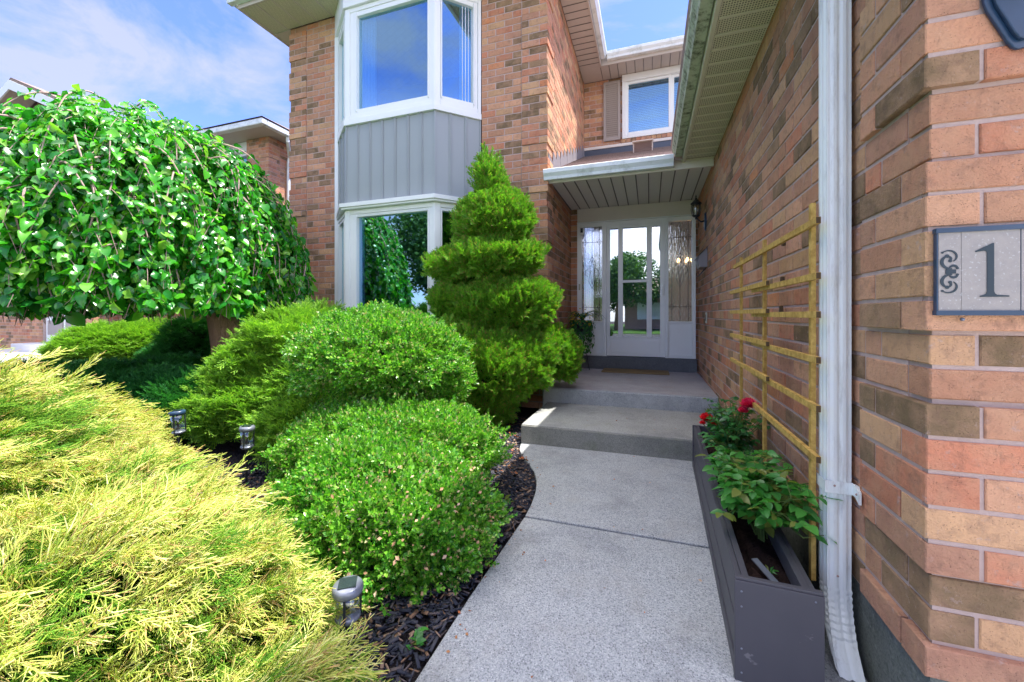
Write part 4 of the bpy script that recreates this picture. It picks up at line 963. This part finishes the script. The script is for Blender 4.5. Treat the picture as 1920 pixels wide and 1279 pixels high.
# ------------------------------------------------------------------ golden threadleaf cypress
cy = empty('golden_cypress', (-2.3, 1.1, GZ), 'large golden yellow threadleaf cypress shrub filling the lower left foreground', 'bush')
CYM = [(at(-20, 1.95, -1.10), (.70, .60, .66)), (at(170, 1.72, -1.14), (.56, .46, .46)), (at(318, 1.52, -1.17), (.40, .36, .37)), (at(392, 1.30, -1.2), (.32, .33, .36)), (at(-160, 1.6, -1.0), (.7, .7, .70)), (at(120, 1.25, -1.15), (.60, .45, .50)), (at(495, 1.06, -1.24), (.22, .22, .25))]
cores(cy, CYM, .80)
rg = np.random.default_rng(21); parts = []; parts2 = []
for mi_, (c, r) in enumerate(CYM):
    area = 2 * math.pi * (r[0] * r[1] + r[0] * r[2] + r[1] * r[2]) / 3 * 2
    for lay, (n, f0) in enumerate(((int(area * 300), 1.0), (int(area * 260), .90), (int(area * 22), 1.10))):
        p_, nn = mound_pts(c, tuple(x * f0 for x in r), n, 40 + mi_ * 3 + lay, .10, (3.4, .17), -.35)
        inside = np.zeros(len(p_), bool)
        for mj, (c2, r2) in enumerate(CYM):
            if mj != mi_: inside |= (np.sum(((p_ - np.array(c2)) / (np.array(r2) * .80)) ** 2, axis=1) < 1)
        ok = (p_[:, 2] > GZ + .03) & ~inside; p_, nn = p_[ok], nn[ok]; m = len(p_)
        # common sweep direction changes slowly over the shrub: outward and to the right
        sw_ = np.stack([.75 + .5 * lump(p_, 2.2, 3), .30 + .7 * lump(p_, 2.4, 4), np.zeros(m)], 1)
        tip = nn * np.array([.8, .8, .45]) + sw_ * .8 + rg.normal(size=(m, 3)) * .30; nor = nn + rg.normal(size=(m, 3)) * .45
        sc_ = rg.uniform(.15, .30, m) * (1.25 if lay == 2 else 1); pick = rg.integers(0, 4, m)
        for ti_ in range(4):
            q = pick == ti_
            if q.any(): (parts2 if lay == 1 else parts).append(scat(*THR[ti_], p_[q] - nrm(tip[q]) * sc_[q][:, None] * .45, tip[q], nor[q], sc_[q]))
V, F = join(parts); npmesh('foliage', V, F, M['cypress_leaf'], cy)
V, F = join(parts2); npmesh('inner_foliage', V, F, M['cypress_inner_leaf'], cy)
bt = MB()
for i in range(26):
    a = rg.uniform(-.9, 1.3); c = Vector(at(100, 1.6, -1.0)); e = c + Vector((math.cos(a) * rg.uniform(.5, .8), math.sin(a) * rg.uniform(.3, .55), rg.uniform(-.1, .22)))
    bt.tube([c, c.lerp(e, .5) + Vector((0, 0, .14)), e], [.012, .008, .003], 5)
bt.build('branches', M['bark_twig'], cy)

# ------------------------------------------------------------------ weeping mulberry
TC = Vector(at(232, 4.9, 0)); TB = Vector(at(428, 4.75, GZ))
mu = empty('weeping_mulberry', TB, 'weeping mulberry tree with a dense green dome of drooping leafy branches on a thick trunk', 'tree')
tk = MB(); pts = []
nseg = 14
V = []; F = []; kk = 26
for i in range(nseg + 1):
    t = i / nseg; z = GZ - .05 + t * 2.4; cx_ = TB.x + (TC.x - TB.x) * .75 * max(0, t - .45) ** 1.3 * 1.2; cy_ = TB.y + (TC.y - TB.y) * max(0, t - .45)
    R0 = .145 * (1 + .55 * math.exp(-t * 12)) * (1 + .16 * math.exp(-((t - .46) / .12) ** 2)) * (1 - .35 * max(0, t - .5))
    for j in range(kk):
        a = 2 * math.pi * j / kk; rr_ = R0 * (1 + .07 * math.sin(5 * a + i * .25) + .05 * math.sin(11 * a + i * .4) + random.uniform(-.02, .02))
        V.append((cx_ + rr_ * math.cos(a), cy_ + rr_ * math.sin(a), z))
for i in range(nseg):
    for j in range(kk): F.append((i * kk + j, i * kk + (j + 1) % kk, (i + 1) * kk + (j + 1) % kk, (i + 1) * kk + j))
tk.add(V, F).build('trunk', M['bark'], mu, smooth=True)
R_, Hh, zb_ = 2.02, 2.44, .045
rg = np.random.default_rng(33)
LV = Vector((CA, SA, 0))
def dome(th, ph, f):        # th from top
    rx = 1 + .05 * math.sin(3 * ph + 1) + .04 * math.sin(5 * ph); st_ = math.sin(th) ** 1.06 * rx * f
    q = LV * (R_ * st_ * math.cos(ph)) + VF * (1.68 * st_ * math.sin(ph)) + TC
    return Vector((q.x, q.y, zb_ + Hh * f ** .5 * max(0, math.cos(th)) ** .92 * (1 - .26 * max(0, -math.cos(ph)) * min(1, st_))))
lp, lt, ln_, ls = [], [], [], []; brs = MB()
nst = 1500
for i in range(nst):
    ph = rg.uniform(0, 2 * math.pi); th = math.acos(1 - rg.random() ** .85 * .98); f = 1.0 - .22 * rg.random() ** 2
    th = max(.05, th - .12); length = rg.uniform(.45, 1.0)
    pts = []; p0 = dome(th, ph, f * .93); out = (LV * math.cos(ph) + VF * math.sin(ph)).normalized()
    dphi = rg.uniform(-.25, .25); nS = max(6, int(length / .055)); hmp = rg.uniform(.03, .13)
    for s_i in range(nS + 1):
        t = s_i / nS; th2 = min(1.52, th + t * length / 2.1 * (1.1 if th < 1 else .7)); q = dome(th2, ph + dphi * t, f * .93)
        q += out * hmp * math.sin(min(1, t * 1.6) * math.pi * .5) + Vector((0, 0, hmp * math.sin(t * math.pi) * 1.2 - .25 * max(0, th - .9) * t))
        pts.append(q)
    pts = [p for p in pts if p.z > zb_ - .03]
    if len(pts) < 4: continue
    if i % 2 == 0 or hmp > .09: brs.tube(pts, [max(.002, (.012 if hmp > .112 else .005) * (1 - .75 * j / len(pts))) for j in range(len(pts))], 5)
    for j in range(1, len(pts)):
        tv = (pts[j] - pts[j - 1]).normalized(); side = tv.cross(Vector((0, 0, 1)))
        if side.length < .1: side = Vector((out.y, -out.x, 0))
        side.normalize(); sg = 1 if j % 2 else -1
        for rep in range(1 + (rg.random() < .55)):
            nn_ = (pts[j] - Vector((TC.x, TC.y, zb_ + .2))).normalized()
            tip = tv * .55 + side * sg * rg.uniform(.4, 1.1) + nn_ * rg.uniform(.0, .5) + Vector((0, 0, -.45)) + Vector(rg.normal(size=3)) * .22
            lp.append(pts[j] + Vector(rg.normal(size=3)) * .015); lt.append(tip); ln_.append(nn_ * 1.0 + Vector((0, 0, .45)) + Vector(rg.normal(size=3)) * .62); ls.append(.042 + .075 * rg.random()); sg = -sg
# upright tips on top
lp = np.array([tuple(v) for v in lp]); lt = np.array([tuple(v) for v in lt]); ln_ = np.array([tuple(v) for v in ln_]); ls = np.array(ls)
LEAF2 = (LEAF[0] * np.array([.85, 1, 1]) + np.stack([.10 * np.sin(LEAF[0][:, 1] * 3), LEAF[0][:, 1] * 0, -.35 * LEAF[0][:, 1] ** 2 + .3 * np.abs(LEAF[0][:, 0])], 1), LEAF[1])
LEAF3 = (LEAF[0] * np.array([1.1, .9, -.8]) + np.stack([-.08 * LEAF[0][:, 1], LEAF[0][:, 1] * 0, .12 * np.sin(LEAF[0][:, 1] * 7)], 1), LEAF[1])
pk = rg.integers(0, 3, len(lp)); V, F = join([scat(*T_, lp[pk == q_], lt[pk == q_], ln_[pk == q_], ls[pk == q_]) for q_, T_ in enumerate((LEAF, LEAF2, LEAF3))]); cr_ = npmesh('crown', V, F, M['mulberry_leaf'], mu, smooth=True)
brs.build('branches', M['bark_twig'], mu)
# inner shading leaves
n = 2600; ph = rg.uniform(0, 6.283, n); th = np.arccos(rg.random(n)); P_ = np.array([tuple(dome(a, b, .78)) for a, b in zip(th, ph)]); P_ += rg.normal(size=P_.shape) * .05
V, F = scat(*LEAF, P_, rg.normal(size=(n, 3)) * .5 + np.array([0, 0, -1]), rg.normal(size=(n, 3)) + nrm(P_ - np.array(TC)) * 1.2, rg.uniform(.11, .17, n)); npmesh('inner_leaves', V, F, M['mulberry_leaf'], mu)
tw = MB()
for i in range(260):
    ph = rg.uniform(0, 6.283); f = rg.uniform(.35, .97); p0 = TC + LV * (R_ * f * math.cos(ph)) + VF * (1.68 * f * math.sin(ph)) + Vector((0, 0, zb_ + rg.uniform(.0, .15)))
    tw.tube([p0, p0 + Vector((rg.uniform(-.05, .05), rg.uniform(-.05, .05), -rg.uniform(.08, .2)))], .003, 4)
for i in range(9):
    a = i * .7; e = Vector((TC.x + 1.3 * math.cos(a), TC.y + 1.3 * math.sin(a), 1.0)); s0 = Vector((TB.x + (TC.x - TB.x) * .55, TC.y, 1.0)); tw.tube([s0, s0.lerp(e, .5) + Vector((0, 0, .6)), e], [.05, .035, .012], 7)
tag(tw.build('dead_twigs', M['bark_twig'], mu), kind='stuff')

# ------------------------------------------------------------------ roses
def rose_bush(base, cnt, hgt, spread_, lsize, mat, label, flowers, seed, lean=0):
    o = empty('rose_bush', base, label, 'rose', 'roses in the planter'); rg = np.random.default_rng(seed); st_ = MB(); LP, LT, LN, LS = [], [], [], []
    b = Vector(base)
    for i in range(cnt):
        a = rg.uniform(0, 6.28); rr_ = spread_ * rg.random() ** .6; hh = hgt * rg.uniform(.35, 1.0)
        s0 = b + Vector((rg.uniform(-.03, .03), rg.uniform(-.12, .12), 0)); e = b + Vector((math.cos(a) * rr_ * .62, math.sin(a) * rr_ * 1.25, hh))
        mid = s0.lerp(e, .5) + Vector((0, 0, .06)); pts = [s0, mid, e]; st_.tube(pts, [.004, .003, .0018], 5)
        for j in range(4):
            t = .35 + .65 * j / 3; q = s0.lerp(mid, t * 2) if t < .5 else mid.lerp(e, t * 2 - 1)
            aa = rg.uniform(0, 6.28); dr = Vector((math.cos(aa), math.sin(aa), rg.uniform(-.1, .5))).normalized(); Lr = lsize * 2.0
            st_.tube([q, q + dr * Lr], .0012, 4)
            sd_ = dr.cross(Vector((0, 0, 1))).normalized()
            for kq, (tt, s2) in enumerate(((.45, -1), (.45, 1), (.78, -1), (.78, 1), (1.0, 0))):
                LP.append(tuple(q + dr * Lr * tt)); LT.append(tuple(dr * (.5 if s2 else 1) + sd_ * s2 + Vector((0, 0, -.15)))); LN.append(tuple(Vector((0, 0, 1)) + Vector(rg.normal(size=3)) * .35)); LS.append(lsize * rg.uniform(.75, 1.15) * (1.15 if not s2 else 1))
    st_.build('stems', M['green_stem'], o)
    V, F = scat(*ROSEL, np.array(LP), np.array(LT), np.array(LN), np.array(LS)); npmesh('leaves', V, F, M[mat], o, smooth=True)
    for (c, r, pm) in flowers:
        c = Vector(c); P_, T_, N_, S_ = [], [], [], []
        for ring, (cn, el, rr_) in enumerate(((9, .15, 1.0), (8, .5, .85), (7, .9, .65), (5, 1.25, .45), (3, 1.5, .3))):
            for i in range(cn):
                a = 6.283 * i / cn + ring * .5 + rg.uniform(-.2, .2); d_ = Vector((math.cos(a) * math.cos(el), math.sin(a) * math.cos(el), math.sin(el)))
                P_.append(tuple(c)); T_.append(tuple(d_)); N_.append(tuple(Vector((-math.cos(a) * math.sin(el), -math.sin(a) * math.sin(el), math.cos(el))))); S_.append(r * (.8 + .3 * rr_))
        V, F = scat(leaf_t(.55)[0] * np.array([1, 1, -1.2]), leaf_t()[1], np.array(P_), np.array(T_), np.array(N_), np.array(S_)); npmesh('flower', V, F, M[pm], o, smooth=True)
        sm = MB(); sm.tube([c, c.lerp(b, .4) + Vector((0, 0, .02)), b], [.003, .003, .004], 5); sm.build('stem', M['green_stem'], o)
    return o
rose_bush((.50, 2.92, -.97), 56, .38, .27, .036, 'rose_leaf', 'dark leaved rose with red and pink flowers at the far end of the planter', [((.362, 2.98, -.700), .046, 'red_petal'), ((.395, 2.95, -.725), .024, 'red_petal'), ((.335, 2.96, -.728), .022, 'red_petal'), ((.545, 2.66, -.530), .050, 'pink_petal'), ((.52, 2.68, -.568), .032, 'pink_petal')], 3)
rose_bush((.47, 2.08, -.97), 60, .35, .31, .048, 'rose_leaf_bright', 'bright green leafy rose with no flowers at the near end of the planter', [], 8)
wd = MB()
for i in range(7):
    a = i * .9; wd.tube([(.42, 1.72, -.965), (.42 + .015 * math.cos(a), 1.72 + .015 * math.sin(a), -.945), (.42 + .03 * math.cos(a), 1.72 + .03 * math.sin(a), -.945)], [.002, .004, .001], 4)
tag(wd.build('seedling', M['rose_leaf_bright']), 'tiny green seedling in bare soil at the near end of the planter', 'plant')

# ------------------------------------------------------------------ hanging pot on stand by the door
px_, py_ = -1.0, 6.33
ps = empty('plant_stand', (px_, py_, -.87), 'thin black wire plant stand left of the front door', 'plant stand')
m1 = MB()
for i in range(3):
    a = i * 2.09 + .5; x, y = px_ + .12 * math.cos(a), py_ + .10 * math.sin(a); m1.tube([(x * .2 + px_ * .8, y * .2 + py_ * .8, -.35), (x, y, -.30), (px_ + .07 * math.cos(a), py_ + .07 * math.sin(a), -.6), (x, y, -.87)], .006, 6); 
    m1.build('leg', M['black_metal'], ps); m1 = MB()
m1.tube([(px_ + .13 * math.cos(a), py_ + .13 * math.sin(a), -.295) for a in np.linspace(0, 6.283, 20)], .006, 6); m1.build('ring', M['black_metal'], ps)
pt = empty('potted_plant', (px_, py_, -.29), 'trailing potted plant with spiky leaves and yellow flowers on the stand', 'potted plant')
m1 = MB(); m1.lathe([(.09, -.30), (.125, -.12), (.13, -.11), (.12, -.11)], (px_, py_, 0), 20); m1.build('pot', M['black_metal'], pt, smooth=True)
rg = np.random.default_rng(4); n = 750
a = rg.uniform(0, 6.283, n); t = rg.random(n); P_ = np.stack([px_ + (.14 + .03 * rg.normal(size=n)) * np.cos(a), py_ + (.14 + .02 * rg.normal(size=n)) * np.sin(a) - .03, -.08 - .50 * t * (.6 + .4 * np.cos(a - 5.2))], 1)
V, F = scat(*ROSEL, P_, np.stack([np.cos(a) * .4, np.sin(a) * .4, -np.ones(n)], 1), np.stack([np.cos(a), np.sin(a), np.full(n, .5)], 1) + rg.normal(size=(n, 3)) * .3, rg.uniform(.03, .05, n)); npmesh('trailing_leaves', V, F, M['basket_leaf'], pt)
m1 = MB()
for i in range(34):
    a = rg.uniform(0, 6.283); L = rg.uniform(.22, .42); d_ = Vector((math.cos(a), math.sin(a), 0)); c = Vector((px_, py_, -.10))
    P5 = [c + d_ * L * tt + Vector((0, 0, L * 1.5 * tt * (1 - tt * .95) )) for tt in (0, .25, .5, .75, 1)]; sd_ = Vector((-d_.y, d_.x, 0)); V = []; F = []
    for q, p_ in enumerate(P5): ww = (.007, .009, .008, .005, .0005)[q]; V += [p_ - sd_ * ww, p_ + Vector((0, 0, -.004)), p_ + sd_ * ww]
    for q in range(4): F += [(q * 3, q * 3 + 1, q * 3 + 4, q * 3 + 3), (q * 3 + 1, q * 3 + 2, q * 3 + 5, q * 3 + 4)]
    m1.add(V, F)
m1.build('spiky_leaves', M['basket_leaf'], pt)
n = 160; a = rg.uniform(0, 6.283, n); P_ = np.stack([px_ + (.12 + .09 * rg.random(n)) * np.cos(a), py_ + .14 * np.sin(a) - .04, -.06 + .10 * rg.normal(size=n) * .7], 1)
V, F = scat(*SL, P_, rg.normal(size=(n, 3)), rg.normal(size=(n, 3)) + np.array([0, -1, 1]), rg.uniform(.02, .035, n)); npmesh('flowers', V, F, M['yellow_petal'], pt)

# ------------------------------------------------------------------ solar path lights
def solar(loc, h, r, style, label, tilt=(0, 0)):
    o = empty('solar_light', loc, label, 'garden light', 'solar garden lights'); c = Vector((0, 0, 0)); Z = GZ
    lh = h * .42
    m1 = MB(); m1.tube([(0, 0, -.03), (0, 0, h - lh)], .009, 8); a_ = m1.build('stake', M['black_metal'], None)
    m1 = MB(); m1.lathe([(r * .62, h - lh), (r * .85, h - lh + .012), (r * .8, h - lh + .022)], c, 20); b_ = m1.build('base_ring', M['lamp_steel'], None, smooth=True)
    m1 = MB(); m1.lathe([(r * .72, h - lh + .02), (r * .88, h - .03)], c, 20); c_ = m1.build('lens', M['lamp_glass'], None, smooth=True)
    m1 = MB()
    for i in range(3):
        an = i * 2.09 + .4; m1.box(-.004, .004, -.003, .003, h - lh + .01, h - .028, 0, Matrix.Translation((r * .86 * math.cos(an), r * .86 * math.sin(an), 0)))
    m1.tube([(0, 0, h - lh), (0, 0, h - .03)], .007, 6); d_ = m1.build('rib', M['black_metal'], None)
    m1 = MB(); m1.lathe([(r * .95, h - .032), (r * 1.02, h - .026), (r * 1.02, h - .010), (r * .9, h - .002), (r * .4, h)], c, 24); e_ = m1.build('cap', M['blue_black'] if style == 0 else M['lamp_steel'], None, smooth=True)
    m1 = MB(); q = r * .58; m1.box(-q, q, -q, q, h + .0004, h + .003); f_ = m1.build('solar_panel', M['solar_cell'], None)
    for x in (a_, b_, c_, d_, e_, f_): x.parent = o
    o.rotation_euler = (tilt[0], tilt[1], .6)
def gl_(px, d): v = at(px, d, GZ); return v
solar(gl_(339, 3.25), .45, .055, 0, 'black topped solar light farthest left, in front of the dark juniper', (.0, -.06))
solar(gl_(462, 2.98), .40, .050, 1, 'thin steel solar light standing against the yellow-green juniper', (.03, .02))
solar(at(652, 1.38, GZ), .300, .050, 1, 'steel solar light with square solar panel on top, nearest, between cypress and boxwood')
solar(at(909, 3.3, GZ), .285, .042, 1, 'solar light mostly hidden behind the boxwoods near the step')

# ------------------------------------------------------------------ mulch chips, litter
rg = np.random.default_rng(55)
CHIP = (np.array([(x, y, z) for z in (-.5, .5) for y in (-.5, .5) for x in (-.5, .5)], float), np.array([(0, 2, 3, 1), (4, 5, 7, 6), (0, 1, 5, 4), (2, 6, 7, 3), (0, 4, 6, 2), (1, 3, 7, 5)]))
def chips(n, x0, x1, y0, y1, cond=None):
    P_ = np.stack([rg.uniform(x0, x1, n), rg.uniform(y0, y1, n), np.full(n, GZ - .012) + rg.random(n) * .02], 1)
    if cond is not None: P_ = P_[cond(P_)]
    m = len(P_); P_[:, 2] += np.array([gh(x, y) - (GZ - .03) if x < -.8 else 0 for x, y, _ in P_])
    a = rg.uniform(0, 6.283, m); tip = np.stack([np.cos(a), np.sin(a), rg.normal(size=m) * .22], 1)
    S = np.stack([rg.uniform(.004, .014, m), rg.uniform(.018, .055, m), rg.uniform(.002, .006, m)], 1)
    return scat(*CHIP, P_, tip, np.array([0, 0, 1.]) + rg.normal(size=(m, 3)) * .35, S)
def pathL(y): return np.interp(y, [p[1] for p in L_ + L2], [p[0] for p in L_ + L2])
V, F = join([chips(9000, -1.45, -.70, .2, 3.6, lambda P: P[:, 0] < pathL(P[:, 1]) - .015), chips(2500, -1.8, -1.16, 3.5, 4.7), chips(7000, -3.2, -1.8, 2.0, 3.6)])
tag(npmesh('mulch', V, F, M['chip']), 'dark wood chip mulch covering the garden bed', 'mulch', kind='stuff')
n = 260; P_ = np.stack([rg.uniform(-1.75, -.95, n), rg.uniform(2.9, 4.5, n), np.full(n, GZ + .012)], 1); P_ = P_[P_[:, 0] < np.minimum(pathL(P_[:, 1]), -.9)]
P_ = P_[(P_[:, 1] < 3.64) | (P_[:, 0] < -1.17)]
Q_ = np.stack([rg.uniform(-.68, .25, 46), rg.uniform(1.2, 3.6, 46), np.full(46, GZ + .004)], 1); Q_[:30, 0] = pathL(Q_[:30, 1]) + np.abs(rg.normal(size=30)) * .06; P_ = np.concatenate([P_, Q_, np.stack([rg.uniform(-1.1, .3, 12), rg.uniform(3.75, 4.6, 12), np.full(12, -1.041)], 1)])
V, F = scat(*SL, P_, rg.normal(size=P_.shape) * np.array([1, 1, .2]), np.array([0, 0, 1.]) + rg.normal(size=P_.shape) * .4, rg.uniform(.02, .045, len(P_)) * np.where(np.arange(len(P_)) > len(P_) - 59, .45, 1))
leafmat('litter', [(.45, .22, .10), (.30, .12, .06), (.55, .40, .28), (.5, .16, .06)], .8, .2, .2, (1.2, 1, .8)); tag(npmesh('leaf_litter', V, F, M['litter']), 'brown fallen leaves on the mulch beside the step', 'leaf litter', kind='stuff')
# a few weeds
wd = []
for (x, y) in ((-.84, 2.06), (-.86, 2.45), (-.82, 1.30), (-2.25, 2.85), (-2.1, 2.6), (-2.5, 2.9)):
    n = 14; a = rg.uniform(0, 6.283, n); wd.append(scat(*ROSEL, np.tile(np.array([[x, y, GZ]]), (n, 1)) + rg.normal(size=(n, 3)) * .012, np.stack([np.cos(a), np.sin(a), rg.uniform(.3, 1.4, n)], 1), np.array([0, 0, 1.]) + rg.normal(size=(n, 3)) * .2, rg.uniform(.025, .05, n)))
V, F = join(wd); tag(npmesh('weeds', V, F, M['rose_leaf_bright']), 'small green weeds sprouting from the mulch', 'weeds', kind='stuff')

# ------------------------------------------------------------------ neighbour's house
NB = empty('neighbour_house', (-11, 8, GZ), 'neighbouring brick house behind the weeping tree, with gabled end and white downspout', 'house')
XN, YN = -9.30, 7.8
wall_obj('brick_wall', NB, (XN, YN), (-1, 0), (0, -1), .78, -1.2, 4.6, corner='A', quoin=True, q=0, fine=False)
wall_obj('brick_wall', NB, (XN, YN), (0, 1), (1, 0), 6.0, -1.2, 4.6, corner='B', quoin=True, q=0, fine=False)
wall_obj('brick_wall', NB, (-13.5, YN + .3), (1, 0), (0, -1), 3.4, -1.2, 4.6, fine=False)
wall_obj('brick_wall', NB, (-13.5, 6.27), (0, 1), (1, 0), 1.8, -1.2, 4.9, corner='B', fine=False)
wall_obj('brick_wall', NB, (-13.5, 6.27), (-1, 0), (0, -1), 4.6, -1.2, 5.0, corner='A', fine=False, holes=[(.35, 2.2, -1.2, 1.6)])
m1 = MB(); m1.prism([(-18.1, 5.0), (-13.5, 5.0), (-15.8, 5.95)], (0, 6.3, 0), (1, 0, 0), (0, 0, 1), (0, .1, 0)); m1.build('gable', M['far_wall'], NB)
def slab(mb, A_, B_, y0, y1, th=.1): mb.prism([A_, B_, (B_[0], B_[1] + th), (A_[0], A_[1] + th)], (0, y0, 0), (1, 0, 0), (0, 0, 1), (0, y1 - y0, 0))
m1 = MB(); slab(m1, (-15.80, 6.10), (-12.9, 4.87), 5.72, 12); slab(m1, (-18.7, 4.87), (-15.8, 6.10), 5.72, 12); m1.build('gable_roof', M['shingle'], NB)
m1 = MB(); slab(m1, (-15.80, 5.88), (-12.9, 4.65), 5.68, 5.715, .24); slab(m1, (-18.7, 4.65), (-15.8, 5.88), 5.68, 5.715, .24); m1.build('rake_board', M['white_vinyl'], NB)
m1 = MB(); slab(m1, (-15.80, 5.98), (-12.9, 4.75), 5.72, 6.26, .02); slab(m1, (-18.7, 4.75), (-15.8, 5.98), 5.72, 6.26, .02); m1.build('rake_soffit', M['soffit_wing'], NB)
m1 = MB(); m1.box(-12.89, XN + .36, YN - .45, YN + .25, 4.61, 4.625); m1.box(XN + .01, XN + .36, YN + .251, 14, 4.61, 4.625); m1.build('soffit', M['soffit_wing'], NB)
m1 = MB(); m1.box(-12.89, XN + .50, YN - .60, YN - .451, 4.60, 4.74); m1.box(XN + .361, XN + .50, YN - .45, 14, 4.60, 4.74); m1.build('gutter', M['gutter'], NB, bev=.02)
m1 = MB(); zt = 4.76; m1.add([(-12.9, YN - .62, zt), (XN + .52, YN - .62, zt), (XN + .52, 14, zt), (-12.9, 14, zt), (-11.1, 11, zt + 1.3), (-12.9, 10, zt + 1.3)], [(0, 1, 4, 5), (1, 2, 4), (2, 3, 5, 4), (3, 0, 5)]); m1.build('roof', M['shingle'], NB)
m1 = MB(); rect_frame(m1, -10.98, -10.09, 1.6, 4.35, YN + .14, YN + .28, .07); m1.box(-10.91, -10.16, YN + .145, YN + .2, 2.9, 2.98); m1.box(-12.9, -10.08, YN + .05, YN + .19, 4.36, 4.6)
f1 = m1.build('window_frame', M['white_vinyl'], NB, bev=.005)
MB().box(-10.98, -10.09, YN + .17, YN + .19, 1.7, 4.3).build('pane', M['window_glass'], f1)
m1 = MB(); m1.tube([(XN + .42, YN + .2, 4.60), (XN + .42, YN + .2, 4.50), (XN + .10, YN + .55, 4.25), (XN + .06, YN + .55, 4.1), (XN + .06, YN + .55, -1.2)], .045, 8); m1.build('downspout', M['gutter'], NB)
m1 = MB(); m1.box(-15.69, -13.86, 6.33, 6.45, -.75, 1.6); dd = m1.build('door', M['door_white'], NB)
for x in (-15.55, -14.72): MB().box(x, x + .68, 6.30, 6.329, -.55, -.16).build('kick_panel', M['shutter_beige'], dd)
m1 = MB(); m1.box(-15.9, -13.7, 5.75, 6.25, GZ, -.76); m1.box(-18, -13.35, 4.4, 6.2, GZ, -.96); m1.build('porch_slab', M['neighbour_slab'], NB, bev=.02)

# ------------------------------------------------------------------ across the street (seen only in the glass)
def street_tree(x, y, h, r, seed, lab):
    o = empty('street_tree', (x, y, GZ), lab, 'tree', 'trees across the street'); rg = np.random.default_rng(seed)
    m1 = MB(); m1.tube([(x, y, GZ), (x + .1, y, GZ + h * .4), (x, y, GZ + h * .75)], [.22, .16, .06], 8); m1.build('trunk', M['bark'], o, smooth=True)
    n = 9000; ms = [(x + rg.normal() * r * .45, y + rg.normal() * r * .4, GZ + h * rg.uniform(.45, .85), r * rg.uniform(.4, .62)) for _ in range(11)]
    P_ = []; NN = []
    for (a, b, c, q) in ms:
        d_ = nrm(rg.normal(size=(n // 11, 3))); P_.append(np.array([a, b, c]) + d_ * q * rg.uniform(.6, 1.05, (len(d_), 1))); NN.append(d_)
    P_ = np.concatenate(P_); NN = np.concatenate(NN)
    V, F = scat(*SL, P_, rg.normal(size=P_.shape) + np.array([0, 0, -.4]), NN + rg.normal(size=P_.shape) * .6, rg.uniform(.16, .30, len(P_))); npmesh('crown', V, F, M['street_leaf'], o)
for i, (x, y, h, r) in enumerate(((-11.5, -10.5, 7.6, 3.0), (-2.4, -19, 5.6, 2.4), (2.2, -20, 5.2, 2.2), (-15, -17, 9, 3.2), (8, -18, 8, 3))): street_tree(x, y, h, r, 90 + i, ['leafy tree on the near verge behind the camera, left of the door axis', 'tall leafy tree beyond the road, reflected in the middle of the door glass', 'small round tree beyond the road, right of the door axis', 'largest tree far left beyond the road behind the camera', 'broad leafy tree far right beyond the road behind the camera'][i])
FH = empty('house_across_street', (4.5, -25, GZ), 'brick house across the street behind the camera, seen in the door glass', 'house')
m1 = MB(); m1.box(-2, 12, -30, -22, GZ, 1.9); m1.build('wall', M['far_wall'], FH)
m1 = MB(); m1.add([(-2.5, -30.5, 1.9), (12.5, -30.5, 1.9), (12.5, -21.5, 1.9), (-2.5, -21.5, 1.9), (1, -26, 3.6), (9, -26, 3.6)], [(0, 1, 5, 4), (1, 2, 5), (2, 3, 4, 5), (3, 0, 4), (3, 2, 1, 0)]); m1.build('roof', M['shingle'], FH)
for x in (-1, 3, 7): MB().box(x, x + 2.2, -21.99, -21.9, -.4, 1.0).build('window', M['white_vinyl'], FH)
